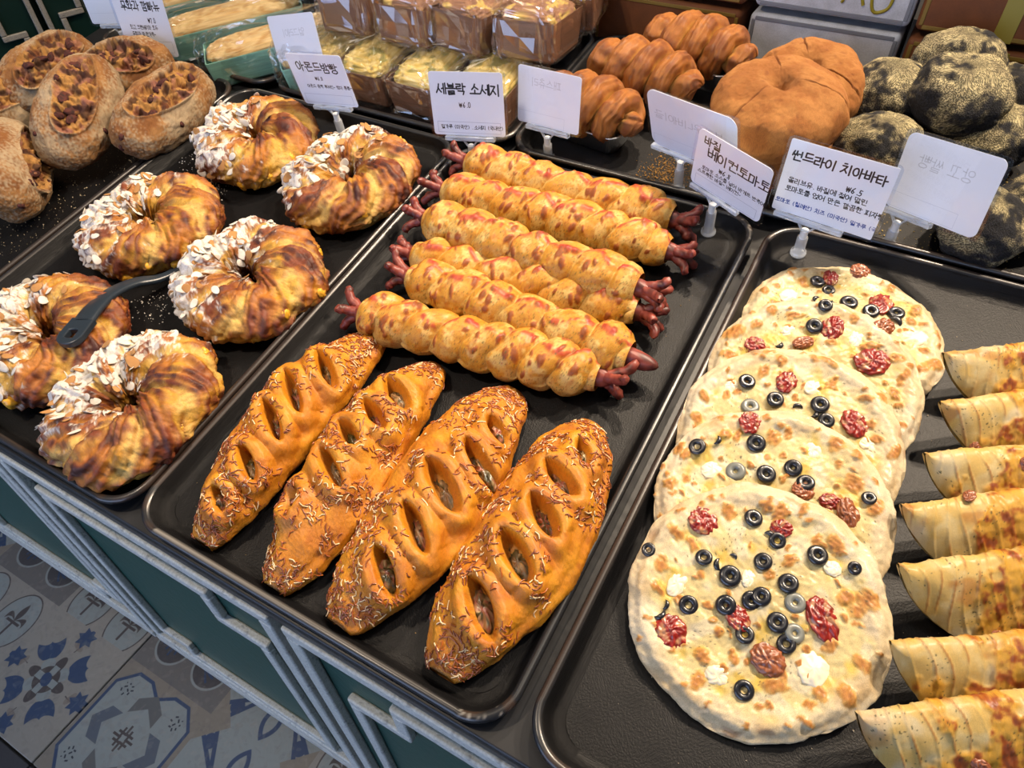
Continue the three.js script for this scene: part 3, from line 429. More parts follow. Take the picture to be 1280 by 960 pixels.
// ---------------------------------------------------------------- orange leaf breads
function leafBread(i, A, B, label, wid, slotPx, pointy = 1) {
  const t = thing('leaf_bread', label, 'bread', 'orange leaf breads'), r = rng(500 + i), S = i * 5.3 + 2;
  const dir = B.clone().sub(A).setY(0), L = dir.length(); t.position.copy(A).add(B).multiplyScalar(.5).setY(0); t.rotation.y = Math.atan2(-dir.x, -dir.z);   // local -z runs from A (near) to B (far)
  const inv = t.quaternion.clone().invert(), slots = slotPx.map(([a, b, c, d, w = .0062]) => { const p = at(a, b, .042).sub(t.position).applyQuaternion(inv), q = at(c, d, .042).sub(t.position).applyQuaternion(inv); return [(p.x + q.x) / 2, (p.z + q.z) / 2, Math.atan2(q.z - p.z, q.x - p.x), Math.hypot(q.x - p.x, q.z - p.z) / 2 + .002, w]; });
  const hgt = .054, orange = H('#cf8010'), deep = H('#b2600c'), tan = H('#bd7322'), bright = H('#dd9416'), inner = H('#cf9436');
  const prof = (u) => Math.pow(Math.sin(Math.PI * mix(.015, .985, Math.pow(u, pointy))), .46);
  const inSlot = (x, z) => { let m = 9; for (const s of slots) { const c = Math.cos(s[2]), q = Math.sin(s[2]), a = (x - s[0]) * c + (z - s[1]) * q, b = -(x - s[0]) * q + (z - s[1]) * c; const w = s[4] * Math.sqrt(Math.max(.04, 1 - Math.pow(Math.abs(a) / s[3], 2))); m = Math.min(m, Math.abs(a) > s[3] ? Math.hypot(Math.abs(a) - s[3], b) + w * .2 : Math.abs(b) - w); } return m; };
  const g = skin(150, 260, (u, v) => { const w = wid * prof(v), ph = u * 6.28318, c = Math.cos(ph), s = Math.sin(ph), h = hgt * Math.pow(prof(v), .8); return [w * Math.sign(c) * Math.pow(Math.abs(c), .85) + .006 * Math.sin(v * 5 + S), .001 + h * .36 + (s > 0 ? h * .64 * Math.pow(s, .9) : h * .36 * s), (.5 - v) * L]; }, { cu: true, poleA: true, poleB: true, uvS: [12, 20],
    disp: (p, n) => { const up = ss(.15, .5, n[1]), d = inSlot(p[0], p[2]); return up * (-.02 * ss(.0015, -.0035, d) + .0048 * Math.exp(-Math.pow((d - .007) / .0075, 2)) - .0035 * ss(.004, .024, d)) + .0035 * fbm(p[0] * 24 + S, p[1] * 24, p[2] * 24, 2) * ss(.004, .012, p[1]) + .0004 * n3(p[0] * 300, p[1] * 300, p[2] * 300); },
    post: (P, k) => { if (P[k + 1] < .0006) P[k + 1] = .0006; },
    col: (p, n) => { const f = fbm(p[0] * 22 + S, p[1] * 22, p[2] * 22, 3), d = inSlot(p[0], p[2]); let c = mc(orange, bright, ss(-.2, .4, f)); c = mc(c, deep, ss(.05, .5, fbm(p[0] * 38, p[1] * 38 + S, p[2] * 38, 3)) * .7); c = mc(c, tan, ss(.1, .6, fbm(p[0] * 14 + 7, p[1] * 14, p[2] * 14 + S, 3)) * .6); return mc(c, inner, ss(.0, -.002, d + .0015 * n3(p[0] * 160, p[1] * 160, p[2] * 160)) * .7); } });
  mesh('crust', g, M.leaf, t);
  slots.forEach((s, k) => {
    const C = [H('#56502a'), H('#8b6f4c'), H('#9c5b4a'), H('#c5b088'), H('#2f3018')];
    const f = mesh('filling', lump(s[3] * .82, .0105, s[4] * 1.15, .0045, S + k * 3, (p) => { const a = fbm(p[0] * 80 + S + k, p[1] * 120, p[2] * 80, 3), b = n3(p[0] * 130, p[1] * 130 + k, p[2] * 130); return mc(mc(C[(i + k) % 3], C[3], ss(.05, .4, a)), b > .3 ? C[4] : C[(k + 1) % 3], ss(.1, .5, Math.abs(b))); }, 14, 2.2), M.wet, t); f.position.set(s[0], .0275, s[1]); f.rotation.y = -s[2];
  });
  // grated cheese baked on: strands far too many to count
  const strands = [], brown = H('#8a4a2a'), cream = H('#e0c497'), rust = H('#a4561f');
  for (const { p, n } of scatter(g, 820, (p, n) => n.y > .28 && p.y > .012 && inSlot(p.x, p.z) > .001 && fbm(p.x * 20 + S + 3, 0, p.z * 20, 2) + .35 * Math.abs(p.z) / L + .2 - .35 * (Math.abs(p.x) / wid) > -.12 + .25 * r(), r)) {
    const l = .0016 + .0028 * r(), b = (r() - .5) * .004, q = tubeAlong([V(-l, 0, 0), V(0, .0004, b), V(l, 0, 0)], .00055, 4, 5); const m = new THREE.Object3D(); seat(m, p, n, r() * 6.28, -.0003); m.updateMatrix(); q.applyMatrix4(m.matrix); painted(q, r() < .22 ? cream : r() < .65 ? brown : rust); q.deleteAttribute('uv'); strands.push(q);
  }
  const sh = mesh('grated_cheese', mergeGeometries(strands), M.wet, t); sh.userData.kind = 'stuff';
  return t;
}
leafBread(0, at(247, 676, .012), at(468, 410, .02), 'orange leaf bread with grated cheese, the one beside the almond pastry tray', .041, [[401, 447, 417, 482], [361, 472, 377, 518], [337, 512, 352, 551], [307, 566, 316, 597], [270, 612, 274, 632, .005]]);
leafBread(1, at(336, 732, .012), at(545, 452, .02), 'orange leaf bread with five dark slashes, second from the almond pastry tray', .043, [[487, 480, 508, 511, .008], [460, 510, 481, 539, .006], [429, 535, 448, 562, .007], [405, 568, 428, 611, .006], [367, 612, 362, 638, .006]]);
leafBread(2, at(422, 782, .012), at(647, 486, .02), 'orange leaf bread with a bare smooth far end, third from the almond pastry tray', .05, [[614, 525, 628, 551, .006], [586, 558, 618, 608, .007], [540, 585, 571, 640, .0095], [512, 640, 532, 690, .007], [474, 690, 489, 738, .007]]);
leafBread(3, at(558, 846, .012), at(744, 526, .02), 'orange leaf bread with wide slashes, the one beside the pizza tray', .05, [[725, 555, 734, 580, .005], [686, 584, 718, 622, .0075], [668, 628, 694, 674, .0085], [632, 674, 662, 728, .0095], [590, 728, 613, 792, .0085]]);
// ---------------------------------------------------------------- pizzas
const oliveGeo = [.0042, .0032].map((q) => new THREE.TorusGeometry(.0062, q, 10, 20).rotateX(Math.PI / 2).scale(1, .8, 1)), oliveBit = skin(8, 10, (u, v) => { const a = mix(.2, 2.8, v), b = u * 6.283, rr = .006 + .003 * Math.cos(b) * Math.sin(v * 3.14); return [rr * Math.cos(a), .0028 * Math.sin(b) * Math.sin(v * 3.14), rr * Math.sin(a)]; }, { cu: true });
const tomGeo = [0, 1, 2].map((k) => lump(.0135, .0034, .011, .0026, k * 5 + 1, (p) => mc(mc(H('#64100c'), H('#962318'), sat(.5 + fbm(p[0] * 190 + k, p[1] * 190, p[2] * 190, 2))), H('#b58b62'), ss(.3, .6, n3(p[0] * 110, 3 + k, p[2] * 110)) * .7), 24, 2.6, true));
const baconGeo = [0, 1].map((k) => lump(.012, .0034, .0085, .0024, k * 3 + 9, (p) => mc(H('#6a321c'), H('#a0613c'), sat(.5 + fbm(p[0] * 260 + k, p[1] * 260, p[2] * 260, 2))), 20, 2.8, true)), mozzGeo = [0, 1].map((k) => lump(.0125, .0036, .0105, .0022, k * 4 + 3, null, 18, 1.5, true));
function pizza(i, c, tilt, yaw, R, label, tops, spotPx, bare = .82) {
  const t = thing('pizza', label, 'pizza', 'round pizzas'), r = rng(700 + i), S = i * 17.3 + 1;
  t.position.copy(c); t.rotation.set(tilt, 0, 0);
  const q = t.quaternion.clone(), nrm = V(0, 1, 0).applyQuaternion(q), inv = q.clone().invert(), p0 = c.clone().addScaledVector(nrm, .0115);
  const loc = (px, py) => onPlane(px, py, p0, nrm).sub(c).applyQuaternion(inv);
  const spots = spotPx.map(([x, y, a, b = a * .7, w = r() * 3]) => { const l = loc(x, y); return [l.x, l.z, a * .72, b * .72, w]; });
  for (let k = 0; k < 60; k++) { const a = r() * 6.28, d = R * Math.sqrt(r()) * .94; spots.push([d * Math.cos(a), d * Math.sin(a), .0018 + .0032 * r(), .0014 + .002 * r(), r() * 3.1]); }
  const spot = (x, z) => { const wx = x + .0014 * n3(x * 120, z * 120, S), wz = z + .0014 * n3(x * 120, 7, z * 120 + S); let m = 0; for (const s of spots) { const dx = wx - s[0], dz = wz - s[1]; if (Math.abs(dx) > s[2] + .002 && Math.abs(dx) > s[3] + .01) continue; const co = Math.cos(s[4]), si = Math.sin(s[4]), a = (dx * co + dz * si) / s[2], b = (-dx * si + dz * co) / s[3], d = a * a + b * b; if (d < 1) m = Math.max(m, 1 - d); } return m; };
  const edge = (a) => R * (1 + .035 * fbm(Math.cos(a) * 1.1 + S, Math.sin(a) * 1.1, 4, 2) + .008 * n3(Math.cos(a) * 4, Math.sin(a) * 4, S));
  const dough = H('#dcc9a2'), dough2 = H('#cfb384'), chz = H('#ddc889'), chzY = H('#ddb945'), pale = H('#e6dcc2'), br = H('#c07c30'), br2 = H('#9c5a22'), orange = H('#d6a24a'), herb = H('#30361a'), scorch = H('#94602e');
  const top = .74;
  const g = skin(340, 116, (u, v) => { const a = u * 6.28318, e = edge(a); let rr, y;
    if (v < top) { const k = v / top; rr = e * (1 - Math.pow(1 - k, 1.15)) * .965; const x = rr / e; y = .0095 + .0035 * ss(.72, .88, x) - .0062 * ss(.86, .97, x) * ss(.86, .97, x) + .001 * ss(.5, 0, x); }
    else { const k = (v - top) / (1 - top); const an = k * 2; rr = k < .4 ? e * (.965 + .035 * Math.sin(k / .4 * Math.PI)) : e * .965 * (1 - (k - .4) / .6); y = k < .4 ? mix(.0068, .0004, k / .4) : .0004; }
    return [rr * Math.cos(a), y, rr * Math.sin(a)]; }, { cu: true, poleA: true, poleB: true, uvS: [30, 10],
    disp: (p, n) => { if (n[1] < .1) return n[1] < -.5 ? 0 : .0012 * fbm(p[0] * 40 + S, p[1] * 60, p[2] * 40, 2); return .0015 * ss(.0, .7, spot(p[0], p[2])) * (1 + .5 * n3(p[0] * 260, 5, p[2] * 260)) + .0032 * fbm(p[0] * 26 + S, 2, p[2] * 26, 3) + .0005 * n3(p[0] * 170, 3, p[2] * 170 + S); },
    col: (p, n) => { const x = p[0], z = p[2], rho = Math.hypot(x, z) / R, w = bare + .12 * fbm(x * 28 + S, 9, z * 28, 2), inn = ss(w + .05, w - .08, rho), f = fbm(x * 30 + S, 4, z * 30, 3);
      let c = mc(dough, dough2, ss(.0, .55, fbm(x * 18, p[1] * 60 + S, z * 18, 3))); c = mc(c, pale, ss(.1, .5, n3(x * 14 + 8, S, z * 14)) * .5);
      c = mc(c, scorch, ss(.38, .62, fbm(x * 20 + 3, S + p[1] * 30, z * 20, 3)) * ss(.8, .95, rho) * .6);
      if (n[1] > -.2) { c = mc(c, mc(chz, chzY, ss(.08, .42, f)), inn * .9); c = mc(c, pale, inn * ss(.1, .5, n3(x * 40 + 2, S, z * 40)) * .5);
        const sp = spot(x, z), gr = .3 * n3(x * 220, S, z * 220); c = mc(c, orange, ss(-.05, .35, sp + .3 * gr) * ss(0, .05, sp) * .9); c = mc(c, br, ss(.25, .8, sp + gr) * .85); c = mc(c, br2, ss(.75, 1.2, sp + gr) * .6);
        if (n3(x * 300, S, z * 300) > .8 && inn > .3 && n3(x * 25, 2, z * 25 + S) > .1) c = mc(c, herb, .8); }
      return c; } });
  mesh('crust', g, M.pizza, t);
  const P = g.attributes.position, surf = (x, z) => { let best = 1e9, y = .011; for (let k = 0; k < P.count * .73; k += 4) { const d = (P.getX(k) - x) ** 2 + (P.getZ(k) - z) ** 2; if (d < best) { best = d; y = P.getY(k); } } return y; };
  for (const [kind, px, py, sc = 1] of tops) { const l = loc(px, py); l.y = surf(l.x, l.z); const nn = V((r() - .5) * .35, 1, (r() - .5) * .35).normalize();
    const [nm, ge, ma, lift] = { o: ['olive_ring', oliveGeo[r() < .7 ? 0 : 1], M.olive, .0016], p: ['olive_ring', oliveGeo[0], M.olivePale, .0005], b: ['olive_piece', oliveBit, M.olive, .001], t: ['dried_tomato', tomGeo[Math.floor(r() * 3)], M.wet, .0005], c: ['mozzarella_piece', mozzGeo[Math.floor(r() * 2)], M.mozz, -.0012], m: ['bacon_piece', baconGeo[Math.floor(r() * 2)], M.wet, .0012] }[kind];
    const m = mesh(nm, ge, ma, t); seat(m, l, nn, r() * 6.28, -lift); m.scale.setScalar(sc * .74); if (kind !== 'o' && kind !== 'p') m.scale.multiply(V(.85 + .3 * r(), 1, .85 + .35 * r())); }
  return t;
}
{
  const z5 = (list) => list.map(([k, x, y, s]) => [k, 775 + x / 3, 590 + y / 3, s]), z8 = (list) => list.map(([k, x, y, s]) => [k, 805 + x / 2.742, 310 + y / 2.742, s]);
  const s5 = (list) => list.map(([x, y, a, b, w]) => [775 + x / 3, 590 + y / 3, a / 1000, b / 1000, w]), s8 = (list) => list.map(([x, y, a, b, w]) => [805 + x / 2.742, 310 + y / 2.742, a / 1000, b / 1000, w]);
  const T1 = z5([['o', 500, 172], ['o', 590, 255], ['o', 315, 322], ['o', 740, 312, 1.1], ['o', 412, 390, 1.15], ['o', 632, 418, 1.05], ['o', 538, 335, .95], ['o', 257, 497, 1.1], ['o', 397, 500, 1.05], ['o', 492, 480], ['o', 530, 468], ['o', 590, 565, 1.05], ['o', 468, 610, 1.05], ['p', 658, 490, 1.05], ['p', 655, 605], ['o', 625, 645, 1.05], ['b', 570, 655, 1.2], ['o', 877, 362, .7], ['o', 108, 290, .85], ['b', 140, 520, 1.3], ['b', 160, 492, .8], ['o', 465, 818, 1.1], ['b', 385, 345, 1.2], ['b', 420, 322, .8], ['b', 550, 245, .9], ['t', 312, 180, 1.25], ['t', 605, 212, .95], ['t', 190, 600, 1.4], ['t', 440, 545, 1.1], ['t', 762, 552, 1.6], ['m', 555, 705, 1.5], ['c', 215, 415, 1.1], ['c', 725, 735, 1.3], ['c', 365, 765, .95], ['c', 485, 395, .8], ['c', 800, 358, .8]]);
  const B1 = s5([[155, 350, 10, 8], [210, 225, 13, 6, .4], [270, 262, 10, 5, .6], [410, 145, 12, 9, 1], [345, 92, 6, 5], [600, 150, 9, 14, .2], [690, 140, 5, 12, .1], [550, 130, 8, 9], [740, 255, 9, 6], [810, 275, 14, 10, .8], [850, 470, 10, 12], [930, 480, 13, 13], [890, 520, 10, 8], [145, 440, 10, 6, .3], [310, 690, 11, 9], [290, 780, 8, 13, .2], [580, 800, 16, 8], [610, 760, 9, 6], [755, 830, 8, 9], [710, 870, 8, 5], [905, 715, 13, 7, .6], [790, 650, 11, 7], [330, 500, 5, 8], [300, 380, 7, 5], [430, 700, 6, 6], [350, 555, 6, 6], [370, 600, 7, 6], [890, 570, 7, 4], [100, 170, 5, 11, .2], [75, 625, 5, 3], [525, 880, 6, 4], [700, 940, 10, 4, .2], [850, 840, 14, 9, .7], [560, 875, 5, 4], [640, 330, 11, 8], [560, 380, 8, 8]]);
  const T2 = z8([['o', 183, 685, 1.1], ['b', 240, 657, 1], ['o', 385, 667, 1.1], ['p', 315, 762, 1.15], ['o', 418, 775, 1.1], ['o', 512, 753, 1], ['o', 555, 805, 1], ['t', 362, 600, 1], ['t', 645, 868, 1], ['m', 700, 912, 1.5], ['m', 545, 832, 1.2], ['c', 235, 752, 1.1], ['c', 575, 690, 1], ['o', 770, 860, .8]]);
  const B2 = s8([[125, 680, 6, 12, .2], [140, 710, 9, 6], [278, 638, 9, 7], [323, 640, 5, 10, .1], [445, 645, 10, 12], [495, 632, 10, 6], [418, 583, 6, 5], [265, 580, 5, 7], [315, 573, 5, 5], [660, 672, 12, 12], [730, 710, 7, 8], [668, 740, 6, 4], [720, 805, 14, 11], [795, 797, 5, 6], [790, 890, 9, 14, .2], [715, 757, 5, 4], [90, 805, 10, 7, 2.6], [145, 785, 6, 6], [65, 740, 4, 4], [80, 770, 5, 4], [25, 845, 7, 5], [240, 860, 8, 8], [290, 900, 8, 10], [478, 790, 5, 5], [480, 705, 6, 5]]);
  const T3 = z8([['o', 352, 458, 1.05], ['o', 450, 518, 1.05], ['p', 365, 540, 1.1], ['o', 603, 537, 1.1], ['o', 625, 590, .95], ['b', 528, 552, .9], ['b', 572, 565, 1], ['t', 488, 458, 1.25], ['t', 722, 597, 1.6], ['c', 300, 467, .8], ['c', 583, 477, 1], ['c', 775, 670, .9], ['c', 700, 585, .7]]);
  const B3 = s8([[285, 500, 10, 6], [410, 420, 7, 12, .2], [470, 385, 8, 9], [630, 390, 16, 6, .4], [650, 458, 12, 6], [820, 505, 10, 8], [760, 515, 12, 5, -.3], [800, 655, 9, 6], [860, 700, 7, 14, .3], [205, 510, 7, 10, 2.4], [180, 580, 8, 9, 2.4], [430, 355, 10, 5], [405, 377, 4, 4], [585, 380, 6, 8]]);
  const T4 = z8([['o', 583, 268, 1.05], ['o', 620, 202, .9], ['b', 456, 323, 1.1], ['b', 600, 178, .9], ['t', 645, 275, 1.3], ['t', 382, 332, 1], ['t', 782, 390, 1.6], ['m', 820, 268, 1.4], ['m', 545, 322, 1.1], ['c', 500, 282, .9], ['c', 732, 303, 1]]);
  const B4 = s8([[520, 228, 16, 6, -.3], [440, 215, 9, 8], [385, 262, 6, 10, .4], [290, 365, 14, 7, 2.8], [305, 285, 18, 13, 2.4], [720, 240, 9, 6], [775, 330, 11, 5], [868, 378, 11, 8], [890, 440, 6, 12, .2], [860, 490, 8, 8], [830, 460, 5, 5], [370, 215, 6, 5], [640, 320, 9, 5], [875, 540, 5, 6]]);
  const T5 = z8([['o', 595, 112, 1.05], ['o', 635, 138, .95], ['o', 703, 185, 1.2], ['o', 777, 218, 1.1], ['o', 866, 220, 1.15], ['b', 855, 255, 1.4], ['b', 660, 183, 1], ['t', 640, 100, 1.1], ['t', 815, 188, 1.5], ['m', 740, 82, 1.3], ['c', 925, 305, 1.3], ['c', 500, 160, 1.1], ['c', 778, 130, .9]]);
  const B5 = s8([[510, 68, 8, 8], [545, 108, 11, 7], [415, 145, 9, 6], [455, 185, 13, 7], [500, 90, 6, 5], [930, 220, 8, 14, .3], [915, 250, 9, 6], [965, 350, 7, 6], [990, 400, 16, 10, 2.5], [940, 420, 16, 7, 2.6], [910, 385, 8, 6], [1005, 300, 6, 4], [850, 140, 9, 6], [405, 92, 5, 4], [620, 30, 12, 4, .1]]);
  const put = (px, py, h) => at(px, py, h), tl = .17;
  pizza(4, put(1048, 418, .006).setY(.0012), 0.0, 0, .098, 'pizza lying flat at the far end of the fan of pizzas', T5, B5);
  pizza(3, put(1013, 482, .02).setY(.0165), tl, 0, .097, 'pizza with a scorched bubble on its rim, second in the fan from its far end', T4, B4);
  pizza(2, put(983, 552, .02).setY(.0178), tl, 0, .097, 'pizza in the middle of the fan of pizzas', T3, B3);
  pizza(1, put(962, 642, .02).setY(.0178), tl, 0, .097, 'pizza with crisp bacon at its side, directly beneath the uppermost pizza', T2, B2);
  pizza(0, put(945, 755, .02).setY(.0178), tl, 0, .0985, 'uppermost pizza, wholly visible, with many olive rings and dried tomatoes', T1, B1);
}
// ---------------------------------------------------------------- folded tortillas
function tortilla(i, tip, label) {
  const t = thing('folded_tortilla', label, 'wrap', 'folded tortillas'), r = rng(900 + i), S = i * 4.7 + 3, R = .086;
  const yaw = .585 + .04 * Math.sin(i * 2.2); t.rotation.y = yaw; t.position.set(tip.x + R * Math.cos(yaw), 0, tip.z - R * Math.sin(yaw));
  const lean = .68, hh = .046, base = H('#deba68'), pale = H('#e2c98a'), toast = H('#c4883a'), chz = H('#dba01e'), br = H('#a8530f'), br2 = H('#7c330c'), cream = H('#dfd5b4'), sauce = H('#b06c22'), herb = H('#2f3a14');
  const cs = Math.cos(lean), sn = Math.sin(lean);
  const zig = (x, d) => { const per = .021, k = Math.floor((x + .09) / per), u = ((x + .09) / per - k) + .18 * Math.sin(d * 90 + k + S); return Math.abs(Math.abs(u - .5) - .25) * per * 2; };
  const cheese = (x, d) => ss(-.04, .22, fbm(x * 24 + S, d * 28, 2, 3) + .5 * ss(-.06, .0, x) - .35 * ss(.03, .005, d) - .1 * ss(-.03, -.08, x));
  const g = skin(180, 150, (u, v) => {
    const s = mix(-1, 1, u), x = R * s, D = .074 * Math.pow(Math.max(0, 1 - s * s), .6) + .003; let d, up, th = .0115 * Math.pow(1 - Math.abs(s), .25) + .002;
    if (v < .5) { const k = v / .5; d = D * (1 - k); up = 1; } else { const k = (v - .5) / .5; d = D * k; up = -1; }
    const k = d / D, puff = th * Math.pow(sat(1 - Math.pow(1 - Math.min(1, k * 3.2), 2)), .5) * (1 - .72 * k * k);
    const y = hh - d * sn, z = d * cs; return [x, Math.max(.0008, y + up * puff * cs), z + up * puff * sn];
  }, { uvS: [20, 16], disp: (p, n) => { if (n[1] < -.1) return 0; const d = p[2]; const c = cheese(p[0], d); return .0022 * c * (.6 + .6 * fbm(p[0] * 90 + S, d * 90, 1, 2)) + .0006 * ss(.0024, .001, zig(p[0], d)) + .002 * fbm(p[0] * 30, d * 30 + S, 7, 2); },
    col: (p, n) => { const x = p[0], d = p[2], f = fbm(x * 40 + S, d * 40, p[1] * 40, 3); let c = mc(base, pale, ss(-.25, .35, f)); c = mc(c, toast, ss(.3, .6, fbm(x * 16 + S, d * 30, 5, 3) + .18 * ss(-.04, -.085, x)) * .8);
      if (n[1] < -.15) return c;
      if (x < -.01 + .02 * Math.sin(S)) c = mc(c, sauce, ss(.0024, .001, zig(x, d)) * ss(.055, .04, d) * ss(-.15, .3, n3(x * 40, d * 30, S)) * .7);
      const k = cheese(x, d), g2 = fbm(x * 70 + 3, d * 70, S, 3); c = mc(c, cream, ss(.2, .5, fbm(x * 20 + 9, d * 20, S, 2)) * .6); c = mc(c, chz, k * .85); c = mc(c, br, ss(.5, 1, k) * ss(-.05, .3, g2)); c = mc(c, br2, ss(.6, 1, k) * ss(.25, .5, g2) * .7);
      if (n3(x * 330, d * 330, S) > .78 && n3(x * 22, d * 22, S + 6) > .15) c = mc(c, herb, .85); return c; } });
  mesh('tortilla', g, M.wrap, t);
  for (const { p, n } of scatter(g, 4, (p, n) => n.y > .4 && cheese(p.x, p.z) > .6 && p.z < .06, r)) seat(mesh('bacon_piece', baconGeo[0], M.wet, t), p, n, r() * 6, -.0008).scale.setScalar(.55);
  return t;
}
['at the far end of the row, touching the pizzas', 'second from the far end of the row', 'third from the far end of the row', 'in the middle of the row', 'showing its open end with sauce stripes, third from the customer end', 'with zigzag sauce and parsley, second from the customer end', 'at the customer end of the row']
  .forEach((w, i) => { const [px, py] = [[1180, 438], [1177, 500], [1157, 563], [1128, 628], [1125, 704], [1115, 800], [1072, 889]][i]; tortilla(i, at(px, py, .049), `folded cheese tortilla ${w}`); });
// ---------------------------------------------------------------- floury fig breads
const raisinGeo = lump(.0052, .0035, .0042, .0016, 4, (p) => mc(H('#2a0f0b'), H('#55241a'), sat(.5 + n3(p[0] * 400, p[1] * 400, p[2] * 400))), 8, 2);
function figBread(i, c, A, B, roll, len, wid, hgt, label) {
  const t = thing('fig_bread', label, 'bread', 'floury fig breads'), r = rng(1100 + i), S = i * 7.9 + 4;
  t.position.copy(c); const ax = B.clone().sub(A).normalize(), up = V(0, 1, 0), sd = ax.clone().cross(up).normalize(), u2 = sd.clone().cross(ax); t.quaternion.setFromRotationMatrix(new THREE.Matrix4().makeBasis(ax, u2, sd)); t.rotateX(roll);
  const L = len / 2, crust = H('#8f5a2a'), tan = H('#a5743f'), flour = H('#c4b292'), dark = H('#6b3c18'), crumb = H('#b98848'), crumb2 = H('#6d3a17'), pinkish = H('#a06a5c'), fig = H('#3a1610');
  const op = (x, ph) => { const q = (ph - Math.PI * .5 + .16 * Math.sin(x * 30 + S)) / .5, a = (x - .006) / (L * .7); return 1 - (a * a * a * a + q * q); };   // > 0 inside the burst seam
  const g = skin(180, 210, (u, v) => { const f = u * Math.PI, ph = v * 6.28318, k = Math.pow(Math.sin(f), .78); return [-L * Math.cos(f), hgt / 2 * k * Math.sin(ph) * (Math.sin(ph) < 0 ? .85 : 1), wid / 2 * k * Math.cos(ph)]; }, { cv: true, uvS: [10, 18],
    disp: (p, n, u, v) => { const o = op(p[0], v * 6.28318), ins = ss(-.06, .3, o); return -.0065 * ins + ins * .012 * fbm(p[0] * 38 + S, p[1] * 20, p[2] * 38, 3) + ins * .004 * Math.abs(n3(p[0] * 95, S, p[2] * 95)) + .0065 * Math.exp(-Math.pow((o + .05) / .1, 2)) * (.4 + .9 * ss(-.3, .5, n3(p[0] * 25, S, v * 9))) + .004 * fbm(p[0] * 22 + S, p[1] * 22, p[2] * 22, 3) + .0005 * n3(p[0] * 220, p[1] * 220, p[2] * 220); },
    col: (p, n, u, v) => { const o = op(p[0], v * 6.28318), ins = ss(-.03, .06, o + .06 * n3(p[0] * 80, p[1] * 80, p[2] * 80)), f = fbm(p[0] * 24 + S, p[1] * 24, p[2] * 24, 3), gr = n3(p[0] * 190, p[1] * 190, p[2] * 190);
      let c = mc(crust, tan, ss(-.3, .3, f)); c = mc(c, dark, ss(.15, .5, fbm(p[0] * 30 + 6, p[1] * 30, p[2] * 30 + S, 3)) * .5); c = mc(c, flour, ss(-.25, .55, fbm(p[0] * 12 + S, p[1] * 12 + 3, p[2] * 12, 2) + .12 + .4 * gr) * .75);
      let k = mc(crumb, crumb2, ss(-.1, .4, fbm(p[0] * 42 + S, p[1] * 42, p[2] * 42, 3))); k = mc(k, pinkish, ss(.2, .5, n3(p[0] * 45 + S, 2, p[2] * 45)) * .7); k = mc(k, fig, ss(.2, .45, n3(p[0] * 48, 9 + S, p[2] * 48)) * .85);
      c = mc(c, k, ins); return c; } });
  mesh('loaf', g, M.crust, t);
  for (const { p, n } of scatter(g, 6, (p, n) => op(p.x, Math.atan2(p.y, p.z)) > .15, r)) seat(mesh('fig_piece', raisinGeo, M.matte, t), p, n, r() * 6, .0025).scale.set(1.5 + r(), 1.3, 1.5 + .6 * r());
  for (const { p, n } of scatter(g, 5, (p, n) => op(p.x, Math.atan2(p.y, p.z)) < -.4, r)) seat(mesh('raisin', raisinGeo, M.matte, t), p, n, r() * 6, .0012);
  return t;
}
figBread(0, at(62, 92, .052), at(40, 112, .05), at(90, 78, .056), 0.75, .165, .105, .085, 'fig bread with wide pink burst seam, against the green cabinet');
figBread(1, at(158, 88, .042), at(120, 90, .04), at(170, 80, .042), 0.6, .15, .1, .08, 'fig bread half hidden behind two others, under the fig bread price card');
figBread(2, at(205, 138, .044), at(170, 172, .042), at(240, 108, .044), 0.45, .185, .1, .085, 'fig bread with dark figs in its seam, alongside the tray edge near the almond rings');
figBread(3, at(98, 140, .066), at(84, 178, .048), at(115, 102, .08), 0.5, .18, .105, .088, 'fig bread propped on its neighbours with a deep open seam');
figBread(4, at(14, 212, .045), at(8, 250, .043), at(18, 170, .046), 1.5, .18, .105, .088, 'plain-sided fig bread with two raisins showing, at the tray edge toward the customer');
figBread(5, at(-6, 132, .045), at(-30, 150, .044), at(15, 118, .046), .9, .16, .1, .085, 'fig bread of which only a rounded golden end shows');

// ---------------------------------------------------------------- croissant twists in foil tins
function foilTin(c, turn, label, w = .118, d = .066) {
  const t = thing('foil_tin', label, 'tin', 'foil loaf tins'); t.position.copy(c).setY(.0002); t.rotation.y = turn;
  const flute = (prof) => { const rows = prof.map(([ins]) => rrect(w / 2 - ins, d / 2 - ins, .016 - ins * .4, 8)); return skin(160, prof.length - 1, (u, v) => { const j = Math.round(v * (prof.length - 1)), n = rows[j].length - 1, q = u * n, i = Math.min(n - 1, Math.floor(q)), f = q - i, k = prof[j][2] * Math.sin(u * 6.28318 * 40); return [mix(rows[j][i][0], rows[j][i + 1][0], f) * (1 + k), prof[j][1], mix(rows[j][i][1], rows[j][i + 1][1], f) * (1 + k)]; }, { cu: true }); };
  mesh('tin_wall', flute([[.012, 0, .0], [.0105, .002, .006], [.006, .018, .008], [.003, .03, .006], [.002, .033, 0]]), M.foil, t);
  mesh('tin_base', boxAt(w - .03, .0006, d - .03, 0, .0004, 0), M.foil, t);
  mesh('tin_rim', flute([[.0028, .0325, 0], [.0005, .0345, 0], [-.0015, .0335, 0], [-.001, .032, 0]]), M.foil, t);
}
